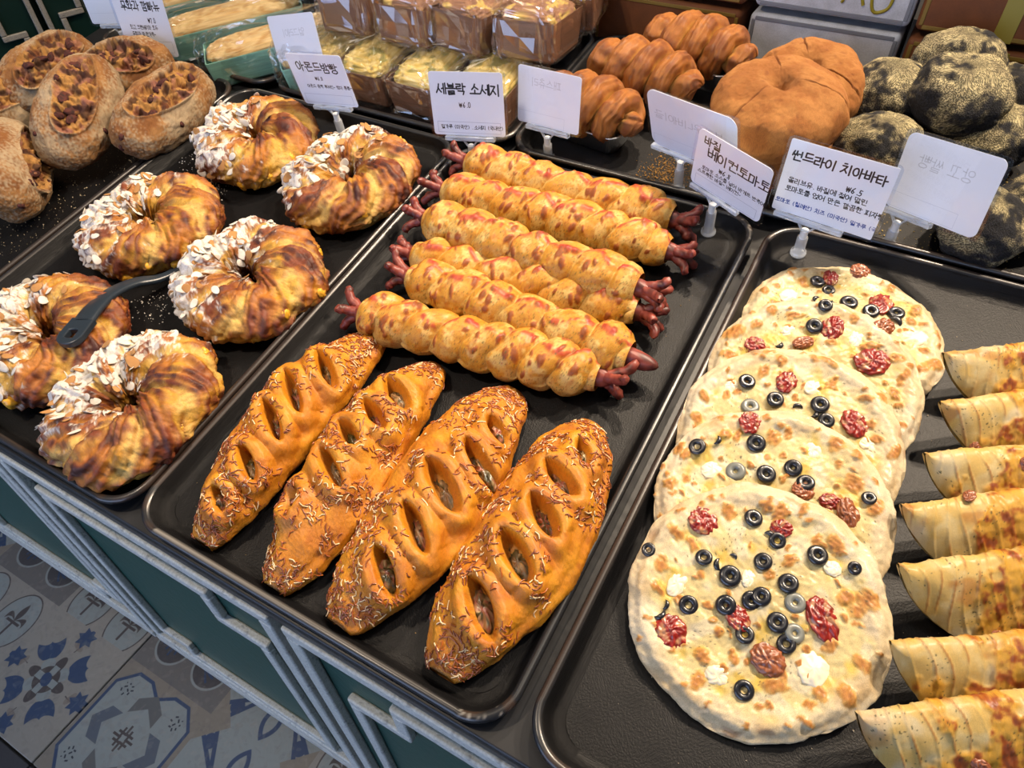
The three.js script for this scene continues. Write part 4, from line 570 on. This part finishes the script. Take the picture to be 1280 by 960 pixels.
function twist(i, c, turn, len, R, label, N = 4) {
  const t = thing('croissant_twist', label, 'pastry', 'croissant twists'), r = rng(1300 + i), S = i * 6.1 + 1; t.position.copy(c); t.rotation.y = turn;
  const deep = H('#86460f'), mid = H('#a8641c'), pale = H('#cf9a4c'), dark = H('#5a2a0c');
  const psi = (u, ph) => 6.28318 * N * u + 1.0 * Math.atan2(Math.cos(ph), Math.sin(ph)) + .5 * n3(u * 4 + S, Math.cos(ph), Math.sin(ph));
  const g = skin(220, 160, (u, v) => { const ph = v * 6.28318, k = Math.pow(Math.sin(Math.PI * mix(.001, .999, u)), .45); return [(u - .5) * len, R * .85 * k * Math.sin(ph), R * k * Math.cos(ph)]; }, { cv: true, uvS: [10, 16],
    disp: (p, n, u, v) => { const q = psi(u, v * 6.28318), s = Math.abs(Math.sin(q / 2)); return .021 * (Math.pow(s, .48) - .74) + .0006 * Math.sin(q * 5 + 2 * fbm(p[0] * 40, p[1] * 40, p[2] * 40 + S, 2)) * s + .003 * fbm(p[0] * 30 + S, p[1] * 30, p[2] * 30, 2); },
    col: (p, n, u, v) => { const q = psi(u, v * 6.28318), s = Math.abs(Math.sin(q / 2)), l = .5 + .5 * Math.sin(q * 5 + 2 * fbm(p[0] * 40, p[1] * 40, p[2] * 40 + S, 2)), f = fbm(p[0] * 30 + S, p[1] * 30, p[2] * 30, 3); let c = mc(mid, deep, ss(-.2, .4, f)); c = mc(c, pale, ss(.3, .05, s + .15 * f) * .7); c = mc(c, pale, ss(.8, 1, l) * .12); c = mc(c, dark, ss(.2, .55, fbm(p[0] * 45, p[1] * 45 + S, p[2] * 45, 3)) * .6 * s); return c; } });
  mesh('pastry', g, M.pastry, t);
}
foilTin(V(.142, 0, -.706), -.12, 'foil tin under the croissant twist beside the blank-backed price cards');
foilTin(V(.178, 0, -.8), -.1, 'foil tin under the middle croissant twist');
foilTin(V(.222, 0, -.886), -.1, 'foil tin under the croissant twist nearest the brown boxes');
twist(0, V(.142, .048, -.706), -.12, .15, .041, 'croissant twist in the foil tin beside the blank-backed price cards', 4.2);
twist(1, V(.178, .05, -.8), -.1, .16, .042, 'croissant twist in the middle foil tin', 4.5);
twist(2, V(.222, .05, -.886), -.1, .16, .042, 'croissant twist in the foil tin nearest the brown boxes', 4.5);

// ---------------------------------------------------------------- ring breads
function ringBread(i, c, R, lean, label) {
  const t = thing('ring_bread', label, 'bread', 'brown ring breads'), S = i * 5.5 + 2; t.position.copy(c); t.rotation.set(lean[0], i * 1.9 + .4, lean[1]);
  const base = H('#a06226'), lite = H('#b4783a'), dk = H('#7d4113'), cut = [.3, 2.2, 4.4];
  const slit = (th, rho) => { let m = 9; for (const a of cut) { let d = Math.abs(th - a - .03 * n3(rho * 50, a, S)); d = Math.min(d, 6.28318 - d); m = Math.min(m, d * rho); } return m; };
  const g = skin(380, 110, (u, v) => { const th = u * 6.28318, e = R * (1 + .03 * n3(Math.cos(th), Math.sin(th), S)); let rr, y;
    if (v < .7) { const k = v / .7; rr = e * k; y = .024 + .042 * Math.pow(Math.max(0, 1 - Math.pow(k, 3.4)), .5) - .02 * Math.exp(-Math.pow(rr / .0125, 2)); } else { const k = (v - .7) / .3; rr = e * (k < .5 ? 1 - .12 * k * k * 4 : .88 * (1 - (k - .5) * 2)); y = Math.max(.001, .024 * (1 - k * 2)); }
    return [rr * Math.cos(th), y, rr * Math.sin(th)]; }, { cu: true, poleA: true, poleB: true, uvS: [20, 8],
    disp: (p, n, u) => { const rho = Math.hypot(p[0], p[2]); return .004 * fbm(p[0] * 20 + S, p[1] * 20, p[2] * 20, 3) - .0022 * ss(.0014, .0004, slit(u * 6.28318, rho)) * ss(.2, .6, n[1]) * ss(.2, .5, rho / R) + .0003 * n3(p[0] * 200, p[1] * 200, p[2] * 200); },
    col: (p, n, u) => { const rho = Math.hypot(p[0], p[2]), f = fbm(p[0] * 26 + S, p[1] * 26, p[2] * 26, 3); let c = mc(base, lite, ss(-.3, .35, f)); c = mc(c, dk, ss(.25, .6, fbm(p[0] * 60, p[1] * 60 + S, p[2] * 60, 2)) * .45); return mc(c, dk, ss(.0014, .0005, slit(u * 6.28318, rho)) * ss(.2, .6, n[1]) * ss(.2, .5, rho / R) * .8); } });
  mesh('loaf', g, M.crust, t);
}
{
  const top = at(974, 126, .1), back = at(1008, 92, .075);
  ringBread(0, V(top.x - .004, .0005, top.z - .03), .07, [0, 0], 'brown ring bread lying on the tray under another');
  ringBread(1, V(top.x, .064, top.z), .075, [.06, 0], 'brown ring bread on top of its pile, beside the leaning price cards');
  ringBread(2, V(back.x + .004, .03, back.z - .004), .07, [.16, -.05], 'brown ring bread behind the pile, before the pale box');
}

// ---------------------------------------------------------------- black breads with bean powder
function blackBread(i, c, rx, ry, rz, turn, lean, label) {
  const t = thing('black_bread', label, 'bread', 'powdered black breads'), S = i * 3.3 + 5; t.position.copy(c); t.rotation.set(lean, turn, 0);
  const dark = H('#1d1d22'), dark2 = H('#303036'), pow = H('#c0b286'), pow2 = H('#a39672');
  const g = lump(rx, ry, rz, .006, S, (p) => { const f = fbm(p[0] * 15 + S, p[1] * 15, p[2] * 15, 3), d = ss(.28, .72, .42 * p[1] / ry + 1.0 * f + .3 + .25 * n3(p[0] * 90, p[1] * 90, p[2] * 90 + S)); return mc(mc(dark, dark2, ss(-.4, .6, f)), mc(pow, pow2, ss(-.3, .3, n3(p[0] * 40 + 3, p[1] * 40, p[2] * 40))), d); }, 56, 1.0);
  { const U = g.attributes.uv; for (let k = 0; k < U.count; k++) U.setXY(k, U.getX(k) * 3, U.getY(k) * 1.5); }
  mesh('loaf', g, M.powder, t);
}
[[1108, 118, .05, .052, .04, .047, .6, 0, 'powdered black bread leaning on the uppermost one, facing the ring breads'], [1200, 118, .075, .055, .042, .05, -.5, .15, 'powdered black bread lying highest on its pile, dark below'], [1198, 84, .075, .055, .04, .045, -.2, 0, 'powdered black bread just behind the highest one'], [1098, 182, .036, .05, .036, .044, .2, 0, 'powdered black bread low beside the dried tomato price card'], [1236, 168, .036, .05, .036, .046, -.6, 0, 'powdered black bread low on the far side of the blank card'], [1246, 122, .05, .044, .038, .042, .3, 0, 'powdered black bread peeping out beside the lettered box'], [1226, 280, .034, .052, .036, .045, -1.15, 0, 'powdered black bread in front, under the blank card'], [1296, 262, .034, .046, .036, .04, .9, 0, 'powdered black bread cut off by the tray end']]
  .forEach(([px, py, h, a, b, d, turn, lean, l], i) => blackBread(i, at(px, py, h), a, b, d, turn, lean, l));

// ---------------------------------------------------------------- wrapped loaves
function filmShell(w, h, d, seed, amp = .004) {
  const e = (c, k) => Math.sign(c) * Math.pow(Math.abs(c), k);
  const g = skin(60, 30, (u, v) => { const t = u * 6.28318, f = (v - .5) * Math.PI; return [w / 2 * e(Math.cos(f), .35) * e(Math.cos(t), .35), h / 2 * e(Math.sin(f), .35), d / 2 * e(Math.cos(f), .35) * e(Math.sin(t), .35)]; }, { cu: true, poleA: true, poleB: true, disp: (p) => amp * (1 - 2 * Math.abs(n3(p[0] * 52 + seed, p[1] * 52, p[2] * 52))) * .6 + amp * .5 * n3(p[0] * 110, p[1] * 110 + seed, p[2] * 110) });
  const f = g.toNonIndexed(); f.computeVertexNormals(); return f;
}
const paper = (hex, s) => std({ map: dataTex(128, (u, v) => { const b = new THREE.Color(hex).convertLinearToSRGB(), g = 1 + .07 * tileN(u, v, 30, s); return [sat(b.r * g), sat(b.g * g), sat(b.b * g)]; }, true), roughness: .7 });
const tealPaper = paper('#86bcae', 2), cocoaPaper = paper('#6e4c38', 6);
function caseGeo(w, h, d, flare) { return skin(40, 5, (u, v) => { const pr = [[.5, .0005], [.0, 0], [.0, .003], [-flare * .5, h * .5], [-flare, h], [-flare + .0015, h]][Math.round(v * 5)], m = pr[0] === .5; const o = rrect(w / 2 - (m ? w / 2 - .002 : pr[0]), d / 2 - (m ? d / 2 - .002 : pr[0]), m ? .001 : .004, 9), i = Math.round(u * 40) % 40; return [o[i][0], pr[1], o[i][1]]; }, { cu: true }); }
function crumbTop(w, h, d, S, cols, amp) { return skin(90, 34, (u, v) => { const t = u * 6.28318, k = Math.sin(v * Math.PI / 2), e = (c) => Math.sign(c) * Math.pow(Math.abs(c), .45); return [w / 2 * e(Math.cos(t)) * Math.pow(k, .6), h * Math.cos(v * Math.PI / 2), d / 2 * e(Math.sin(t)) * Math.pow(k, .6)]; }, { cu: true, poleA: true, disp: (p) => amp * (fbm(p[0] * 120 + S, p[1] * 120, p[2] * 120, 2) + .6 * Math.abs(n3(p[0] * 70, p[1] * 70, p[2] * 70 + S))), col: (p) => { const f = fbm(p[0] * 90 + S, p[1] * 90, p[2] * 90, 3); return mc(mc(cols[0], cols[1], ss(-.3, .3, f)), cols[2], ss(.2, .5, n3(p[0] * 45 + S, p[1] * 45, p[2] * 45)) * .8); } }); }
function pack(name, label, group, c, turn, lean, w, h, d, mat, cols, S, amp = .003, topH = .016, pad = [.013, .03]) {
  const t = thing(name, label, 'wrapped loaf', group); t.position.copy(c); t.rotation.set(lean[0], turn, lean[1], 'YXZ');
  mesh('paper_case', caseGeo(w, h, d, .003), mat, t);
  const top = mesh('crumb_loaf', crumbTop(w - .001, topH, d - .001, S, cols, amp), M.matte, t); top.position.y = h - .003;
  const f = mesh('plastic_wrap', filmShell(w + pad[0], h + topH + .012, d + pad[1], S, .005), M.film, t); f.position.y = (h + topH) / 2 + .0015;
  return t;
}
{
  const gc = [H('#b79a66'), H('#c7ad7c'), H('#a67f48')], cc = [H('#b9a054'), H('#c8b67c'), H('#6d6f38')], uc = [H('#7a5640'), H('#8a654c'), H('#b9a054')];
  const turn = .82, gl = 'green wrapped loaves', near = (px, py, L = .24) => { const p = at(px, py, .045); return V(p.x + Math.cos(turn) * L / 2, .0005, p.z - Math.sin(turn) * L / 2); };
  [[256, 65, .0005, 'green paper loaf pack beside the fig bread price card'], [350, 72, .0005, 'green paper loaf pack under the blank price card'], [196, 38, .0005, 'green paper loaf pack behind the fig bread price card'], [165, 6, .0005, 'green paper loaf pack nearest the tall green cabinet']].forEach(([px, py, y, l], i) => { const L = i === 1 ? .2 : .24, c = near(px, py, L); c.y = y; pack('green_loaf_pack', l, gl, c, turn, [0, 0], L, .042, .068, tealPaper, gc, i * 3 + 1, .0016, .014, [.03, .006]); });
  pack('green_loaf_pack', 'green paper loaf pack lying on top of the others', gl, V(-.47, .062, -.86), .1, [0, 0], .24, .042, .078, tealPaper, gc, 17, .0016, .014, [.03, .006]);
  pack('green_loaf_pack', 'green paper loaf pack lying beyond the brown wrapped loaves', gl, V(-.31, .045, -.87), .15, [0, 0], .2, .042, .078, tealPaper, gc, 19, .0016, .014, [.03, .006]);
  const cl = 'brown wrapped chocolate loaves';
  [[-.305, 'far left in the lower row, beside the chestnut card'], [-.212, 'in the lower row, just right of the chestnut price card'], [-.115, 'in the lower row, half behind the sausage price card'], [-.018, 'in the lower row, hidden by the sausage price card']].forEach(([x, w], i) => pack('chocolate_loaf_pack', `brown paper chocolate loaf ${w}`, cl, V(x, .0005, -.725), .06 * Math.sin(i * 3), [0, 0], .085, .047, .125, cocoaPaper, cc, i * 5 + 30));
  [[-.272, -.782, 'upper row, beside the green packs'], [-.165, -.785, 'upper row, second from the green packs'], [-.075, -.795, 'upper row, third from the green packs'], [.02, -.805, 'upper row, next to the croissant twists']].forEach(([x, z, w], i) => pack('chocolate_loaf_pack', `brown paper chocolate loaf in the ${w}`, cl, V(x, .056, z + .012), .12 * Math.sin(i * 2 + 1), [-.22, 0], .084, .05, .1, cocoaPaper, uc, i * 5 + 60));
  [[-.19, .0005, 'left'], [-.08, .0005, 'middle'], [.01, .0005, 'right']].forEach(([x, y, w], i) => pack('chocolate_loaf_pack', `chocolate loaf with pale crumbs in the back row, ${['beside the green packs', 'in its middle', 'next to the farthest croissant twist'][i]}`, cl, V(x + .01, .052, -.895), .1 * i, [0, 0], .085, .047, .07, cocoaPaper, cc, i * 5 + 90));
}
// ---------------------------------------------------------------- price cards: handwriting drawn stroke by stroke
const arcPts = (cx, cy, rx, ry, a0 = -1.57, a1 = 4.71, n = 16) => Array.from({ length: n + 1 }, (_, i) => { const a = mix(a0, a1, i / n); return [cx + rx * Math.cos(a), cy + ry * Math.sin(a)]; });
const CJ = {
  g: [[[.05, .1], [.95, .1], [.8, 1]]], n: [[[.1, 0], [.12, .9], [1, .85]]], d: [[[.95, .08], [.1, .08], [.1, .92], [1, .88]]], r: [[[.05, .05], [.95, .05], [.92, .48], [.1, .5], [.1, .95], [1, .9]]], m: [[[.08, .05], [.1, .95], [.92, .95], [.92, .05], [.05, .05]]], b: [[[.08, 0], [.12, .95], [.9, .95], [.92, 0]], [[.1, .5], [.9, .48]]], s: [[[.55, 0], [.4, .5], [0, 1]], [[.42, .4], [.7, .7], [1, .95]]], o: [arcPts(.5, .5, .48, .48)], j: [[[.08, .08], [.92, .08], [.5, .55], [0, 1]], [[.5, .5], [1, .95]]], c: [[[.3, -.12], [.7, -.12]], [[.08, .15], [.92, .15], [.5, .6], [0, 1]], [[.5, .55], [1, .95]]], k: [[[.05, .1], [.95, .1], [.8, 1]], [[.05, .52], [.85, .5]]], t: [[[.95, .05], [.1, .05], [.1, .95], [1, .92]], [[.1, .5], [.9, .48]]], p: [[[.02, .05], [.98, .05]], [[.32, .05], [.34, .92]], [[.68, .05], [.66, .92]], [[0, .95], [1, .93]]], h: [[[.3, -.1], [.7, -.1]], [[.05, .18], [.95, .16]], arcPts(.5, .65, .34, .34)],
};
const dbl = (k) => [0, 1].flatMap((q) => CJ[k].map((st) => st.map(([x, y]) => [x * .46 + q * .54, y])));
const ini = [CJ.g, dbl('g'), CJ.n, CJ.d, dbl('d'), CJ.r, CJ.m, CJ.b, dbl('b'), CJ.s, dbl('s'), CJ.o, CJ.j, dbl('j'), CJ.c, CJ.k, CJ.t, CJ.p, CJ.h];
const finK = [null, 'g', 'gg', 'gs', 'n', 'nj', 'nh', 'd', 'r', 'rg', 'rm', 'rb', 'rs', 'rt', 'rp', 'rh', 'm', 'b', 'bs', 's', 'ss', 'o', 'j', 'c', 'k', 't', 'p', 'h'];
const two = (a, b) => [...CJ[a].map((st) => st.map(([x, y]) => [x * .46, y])), ...CJ[b].map((st) => st.map(([x, y]) => [.54 + x * .46, y]))];
const fin = finK.map((k) => !k ? null : k.length > 1 ? two(k[0], k[1]) : CJ[k]);
// vowels: v = strokes in the right-hand box, h = strokes in the box below
const VO = { a: [[[.3, 0], [.32, 1]], [[.32, .45], [.95, .42]]], ae: [[[.2, .05], [.22, .95]], [[.22, .48], [.75, .45]], [[.75, 0], [.77, 1]]], ya: [[[.3, 0], [.32, 1]], [[.32, .35], [.95, .33]], [[.32, .6], [.95, .58]]], eo: [[[.75, 0], [.77, 1]], [[.05, .48], [.75, .45]]], e: [[[.5, .05], [.52, .95]], [[.05, .48], [.5, .45]], [[.9, 0], [.92, 1]]], yeo: [[[.75, 0], [.77, 1]], [[.1, .35], [.75, .33]], [[.1, .6], [.75, .58]]], i: [[[.55, 0], [.57, 1]]], w: [[[0, .75], [1, .72]], [[.5, 0], [.5, .73]]], u: [[[0, .25], [1, .22]], [[.5, .25], [.5, 1]]], yo: [[[0, .75], [1, .72]], [[.35, .1], [.35, .73]], [[.65, .1], [.65, .73]]], yu: [[[0, .25], [1, .22]], [[.35, .25], [.3, 1]], [[.65, .25], [.68, 1]]], eu: [[[0, .5], [1, .47]]] };
const VT = [['a'], ['ae'], ['ya'], ['ae'], ['eo'], ['e'], ['yeo'], ['e'], [, 'w'], ['a', 'w'], ['ae', 'w'], ['i', 'w'], [, 'yo'], [, 'u'], ['eo', 'u'], ['e', 'u'], ['i', 'u'], [, 'yu'], [, 'eu'], ['i', 'eu'], ['i']];
const LAT = { '6': [[[.8, 0], [.3, .4], [.15, .75], [.5, 1], [.85, .72], [.5, .5], [.18, .7]]], '0': [arcPts(.5, .5, .36, .5)], '8': [[[.8, .12], [.4, .02], [.2, .25], [.75, .65], [.6, .97], [.25, .85], [.3, .62], [.75, .3], [.8, .12]]], '5': [[[.85, .03], [.3, .03], [.22, .45], [.7, .45], [.8, .75], [.5, 1], [.15, .92]]], '7': [[[.1, .05], [.85, .05], [.45, 1]]], '.': [[[.45, .95], [.52, .97]]], ',': [[[.5, .9], [.4, 1.12]]], '(': [[[.7, -.05], [.35, .5], [.7, 1.05]]], ')': [[[.3, -.05], [.65, .5], [.3, 1.05]]], '~': [[[0, .55], [.3, .42], [.65, .6], [1, .45]]], '\u20a9': [[[.0, .1], [.25, .95], [.5, .2], [.75, .95], [1, .1]], [[0, .42], [1, .4]], [[0, .62], [1, .6]]] };
function write(ctx, text, x, y, s, lw, slope = 0, jit = .02, seed = 1) {
  const r = rng(seed * 77 + 5); ctx.lineWidth = lw; ctx.lineCap = ctx.lineJoin = 'round';
  const put = (st, bx, by, bw, bh) => { for (const l of st) { ctx.beginPath(); l.forEach(([a, b], i) => { const X = bx + a * bw + (r() - .5) * jit * s, Y = by + b * bh + (r() - .5) * jit * s; i ? ctx.lineTo(X, Y) : ctx.moveTo(X, Y); }); ctx.stroke(); } };
  for (const ch of text) { const y0 = y + (r() - .5) * s * .08; if (ch === ' ') { x += s * .42; continue; }
    const k = ch.codePointAt(0) - 0xAC00; if (k < 0 || k > 11171) { if (LAT[ch]) put(LAT[ch], x, y0 + s * .1, s * .48, s * .82); x += s * (ch === '.' || ch === ',' ? .32 : .6); y += slope * s * .6; continue; }
    const I = ini[Math.floor(k / 588)], [v, h] = VT[Math.floor(k % 588 / 28)], F = fin[k % 28], hb = F ? .58 : 1;
    if (v && !h) { put(I, x, y0 + s * .06 * hb, s * .5, s * .8 * hb); put(VO[v], x + s * .55, y0, s * .42, s * hb); }
    else if (!v) { put(I, x + s * .15, y0, s * .66, s * .5 * hb); put(VO[h], x, y0 + s * .56 * hb, s * .95, s * .42 * hb); }
    else { put(I, x, y0, s * .5, s * .46 * hb); put(VO[h], x - s * .02, y0 + s * .52 * hb, s * .6, s * .4 * hb); put(VO[v], x + s * .62, y0, s * .38, s * hb); }
    if (F) put(F, x + s * .16, y0 + s * .66, s * .7, s * .34);
    x += s * 1.04; y += slope * s; }
}
const mono = (draw, tint = '#e9ebf0') => { const c = document.createElement('canvas'); c.width = 640; c.height = 512; const x = c.getContext('2d'); x.fillStyle = tint; x.fillRect(0, 0, 640, 512); draw(x); const t = new THREE.CanvasTexture(c); t.colorSpace = THREE.SRGBColorSpace; return t; };
function roundShape(w, h, r) { const s = new THREE.Shape(); s.moveTo(-w / 2 + r, -h / 2); s.lineTo(w / 2 - r, -h / 2); s.absarc(w / 2 - r, -h / 2 + r, r, -1.5708, 0); s.lineTo(w / 2, h / 2 - r); s.absarc(w / 2 - r, h / 2 - r, r, 0, 1.5708); s.lineTo(-w / 2 + r, h / 2); s.absarc(-w / 2 + r, h / 2 - r, r, 1.5708, 3.1416); s.lineTo(-w / 2, -h / 2 + r); s.absarc(-w / 2 + r, -h / 2 + r, r, 3.1416, 4.7124); return s; }
function card(label, c, X, Y, w, h, draw, o = {}) {
  const t = thing('price_card', label, 'price card'), x = V(...X).normalize(), y = V(...Y), z = x.clone().cross(y).normalize(); y.copy(z).cross(x);
  t.position.set(c[0], c[1] - TRAY_FLOOR, c[2]); t.quaternion.setFromRotationMatrix(new THREE.Matrix4().makeBasis(x, y, z));
  const pw = w - .007, ph = h - .006, g = new THREE.ExtrudeGeometry(roundShape(pw, ph, o.r ?? .004), { depth: .0005, bevelEnabled: false, curveSegments: 6 }); { const P = g.attributes.position, U = g.attributes.uv; for (let k = 0; k < P.count; k++) U.setXY(k, P.getX(k) / pw + .5, P.getY(k) / ph + .5); }
  mesh('paper', g.translate(0, 0, -.0003), std({ map: mono(draw), roughness: .8 }), t);
  mesh('clear_sleeve', new THREE.ExtrudeGeometry(roundShape(w, h, .006), { depth: .0016, bevelEnabled: false, curveSegments: 6 }).translate(0, 0, -.0008), M.acrylic, t);
  const bx = o.clip ?? 0, by = -h / 2 - .001;
  const bar = mesh('clip_bar', merged([new THREE.CylinderGeometry(.0022, .0022, w * .62, 10).rotateZ(Math.PI / 2).translate(bx, by + .002, .002), new THREE.CylinderGeometry(.0018, .0018, w * .62, 10).rotateZ(Math.PI / 2).translate(bx, by - .002, .0005), boxAt(w * .26, .004, .006, bx, by, 0, .001), boxAt(w * .12, .006, .0075, bx - w * .27, by, 0, .0015), boxAt(w * .12, .006, .0075, bx + w * .27, by, 0, .0015)]), M.acrylicSolid, t);
  const br = new THREE.Shape(); br.moveTo(-.011, 0); br.lineTo(.011, 0); br.lineTo(.004, -.0085); br.lineTo(-.004, -.0085); const ho = new THREE.Path(); ho.moveTo(-.0075, -.0015); ho.lineTo(.0075, -.0015); ho.lineTo(.0028, -.007); ho.lineTo(-.0028, -.007); br.holes.push(ho);
  mesh('clip_bracket', new THREE.ExtrudeGeometry(br, { depth: .002, bevelEnabled: true, bevelSize: .0004, bevelThickness: .0004, bevelSegments: 1 }).translate(bx, by - .002, -.001), M.acrylicSolid, bar);
  // the stem stands upright on the tray whatever the card's lean
  const foot = V(bx, by - .0105, 0), rise = V(0, 1, 0).applyQuaternion(t.quaternion.clone().invert()), wy = foot.clone().applyQuaternion(t.quaternion).y + t.position.y - (o.floor ?? .0), q = new THREE.Quaternion().setFromUnitVectors(UPV, rise), L = Math.max(.008, wy);
  const stem = mesh('stem', new THREE.CylinderGeometry(.0042, .0042, Math.min(.012, L), 16), M.frost, t); stem.quaternion.copy(q); stem.position.copy(foot).addScaledVector(rise, -Math.min(.012, L) / 2 + .002);
  if (L > .011) { const cup = mesh('base_cup', new THREE.LatheGeometry([[.0001, 0], [.0085, 0], [.009, .0015], [.0085, .004], [.006, .0055], [.0058, L - .009], [.0001, L - .009]].map(([a, b]) => new THREE.Vector2(a, Math.max(0, b))), 24), M.acrylicSolid, t); cup.quaternion.copy(q); cup.position.copy(foot).addScaledVector(rise, -wy + .0004); }
}
const INKC = '#15161a', pen = (x, a = 1) => { x.strokeStyle = `rgba(21,22,26,${a})`; }, ghost = (text, s, px, py) => (x) => { x.save(); x.translate(640, 0); x.scale(-1, 1); pen(x, .16); write(x, text, px, py, s, 6, 0, .03, text.length); x.restore(); x.strokeStyle = 'rgba(90,100,125,.25)'; x.lineWidth = 2; x.strokeRect(20, 400, 470, 100); };
const frame = (x, y = 400) => { x.strokeStyle = 'rgba(70,80,105,.45)'; x.lineWidth = 2.5; x.strokeRect(40, y, 560, 90); };
card('price card for the fig campagne bread, behind the fig breads', [-.576, .069, -.608], [.887, -.114, -.448], [.03, .981, -.19], .086, .1, (x) => { pen(x); write(x, '무화과 깜빠뉴', 95, 70, 72, 10, 0, .05, 1); write(x, '\u20a97.0', 380, 195, 46, 6, 0, .04, 2); write(x, '최고 크랜베리와 호두!', 130, 258, 34, 4.5, 0, .05, 3); write(x, '무화과 꿀 한가득~', 130, 312, 34, 4.5, 0, .05, 4); frame(x, 388); pen(x); write(x, '무화과 (터키산) 밀 (미국산)', 110, 412, 28, 4, 0, .05, 5); });
card('price card turned away, behind the fig campagne price card', [-.71, .07, -.65], [.93, .0, -.35], [.05, .96, -.25], .1, .08, ghost('밤식빵', 70, 200, 120));
card('price card turned away, behind the chestnut bread price card', [-.317, .058, -.664], [.978, .199, -.062], [-.208, .932, -.298], .1, .08, ghost('얼그레이', 74, 170, 130));
card('price card for the almond chestnut bread', [-.199, .067, -.582], [.992, .094, -.088], [-.093, .996, .0], .1, .079, (x) => { pen(x); write(x, '아몬드밤빵', 85, 75, 92, 11, .03, .05, 6); write(x, '\u20a96.8', 250, 215, 44, 5.5, 0, .04, 7); write(x, '아몬드 듬뿍 뿌려진~ 밤이 통통~', 120, 300, 34, 4.5, 0, .05, 8); frame(x); });
card('price card for the sausage rolls', [.015, .061, -.611], [.968, .029, -.248], [-.093, .963, -.252], .105, .085, (x) => { pen(x); write(x, '세블락 소세지', 60, 95, 84, 12, 0, .05, 9); write(x, '\u20a96.0', 250, 235, 50, 5.5, 0, .03, 10); frame(x); pen(x); write(x, '밀가루 (미국산) . 소세지 (국내산)', 70, 425, 33, 4.5, 0, .05, 11); });
card('blank-backed price card beside the croissant twist', [.109, .062, -.655], [.997, .031, .064], [-.016, .974, -.227], .098, .077, ghost('패스츄리', 74, 200, 90));
card('large blank-backed price card leaning before the ring breads', [.303, .077, -.633], [.952, .062, .299], [-.109, .984, .143], .128, .085, ghost('브라우니베이글', 70, 90, 170), { r: .012, clip: -.02 });
card('price card for the basil bacon tomato bread', [.365, .073, -.581], [.934, -.067, .352], [.059, .998, .033], .103, .077, (x) => { pen(x); write(x, '바질', 60, 45, 72, 10, 0, .05, 12); write(x, '베이컨토마토', 105, 125, 88, 11, .0, .05, 13); write(x, '\u20a96.8', 230, 245, 50, 6, 0, .04, 14); write(x, '토마토 소스를 넣어 바게트 반죽에', 80, 305, 35, 4.5, 0, .05, 15); write(x, '스르륵한 바질~ 베이컨~', 50, 350, 35, 4.5, 0, .05, 16); frame(x, 410); }, { r: .006, clip: -.012 });
card('price card for the sun-dried tomato ciabatta', [.466, .069, -.603], [.991, .016, .132], [.014, .975, -.221], .115, .085, (x) => { pen(x); write(x, '썬드라이 치아바타', 30, 70, 66, 10, .0, .05, 17); write(x, '\u20a96.5', 400, 200, 48, 6, 0, .04, 18); write(x, '올리브유. 바질에 절여 말린', 50, 258, 38, 5, 0, .06, 19); write(x, '토마토를 얹어 만든 깔끔한 피자빵', 50, 318, 38, 5, 0, .06, 20); x.strokeStyle = '#27408c'; write(x, '토마토 (칠레산) 치즈 (미국산) 밀가루 (국내산)', 10, 420, 31, 4.5, 0, .05, 21); }, { r: .002, clip: -.012 });
card('price card turned away, in front of the powdered black breads', [.562, .071, -.648], [.848, .213, .485], [-.02, .928, -.372], .112, .084, ghost('앙꼬 쌀빵', 82, 150, 120), { r: .008, clip: -.03 });

// ---------------------------------------------------------------- crumbs and powder fallen on the trays
function crumbs(label, name, n, region, size, hex, seed) {
  const r = rng(seed), g = new THREE.IcosahedronGeometry(1, 0), m = new THREE.InstancedMesh(g, std({ color: new THREE.Color(hex), roughness: .9 }), n), o = new THREE.Object3D();
  for (let k = 0; k < n; k++) { const [x, z] = region(r), s = size * (.4 + r() * r() * 1.4); o.position.set(x, .0002 + s * .4, z); o.rotation.set(r() * 6, r() * 6, r() * 6); o.scale.set(s, s * .6, s * .9); o.updateMatrix(); m.setMatrixAt(k, o.matrix); }
  m.name = name; m.castShadow = m.receiveShadow = true; m.userData = { label, category: 'crumbs', kind: 'stuff' }; scene.add(m); onDeck.push(m);
}
const gauss = (r) => (r() + r() + r() - 1.5) / 1.5, blob = (px, py, s) => { const c = at(px, py, 0); return (r) => [c.x + gauss(r) * s, c.z + gauss(r) * s]; };
crumbs('fine pale flour scattered under the fig breads', 'flour_crumbs', 2600, (r) => [-.8 + .36 * r(), -.58 + .55 * r()], .0007, '#b9a988', 1);
crumbs('white sugar specks around the almond pastry rings', 'sugar_specks', 420, (r) => { const s = [[270, 235], [190, 385], [250, 205], [215, 470], [150, 490]][Math.floor(r() * 5)], p = at(s[0], s[1], 0); return [p.x + gauss(r) * .05, p.z + gauss(r) * .05]; }, .0009, '#dedad2', 2);
crumbs('golden crumbs on the tray before the croissant twists', 'pastry_crumbs', 700, blob(835, 215, .05), .0011, '#8f6a35', 3);
crumbs('bean powder scattered around the black breads', 'bean_powder', 2600, (r) => [.48 + .35 * r(), -.915 + .27 * r()], .0008, '#a08a52', 4);
crumbs('tiny crumbs on the sausage roll tray', 'bread_crumbs', 160, (r) => [.02 + .36 * r(), -.58 + .56 * r()], .0006, '#a58a62', 5);
crumbs('tiny crumbs on the pizza tray', 'pizza_crumbs', 260, (r) => [.44 + .36 * r(), -.585 + .57 * r()], .0006, '#a99c86', 6);
settle();
renderer.render(scene, camera);
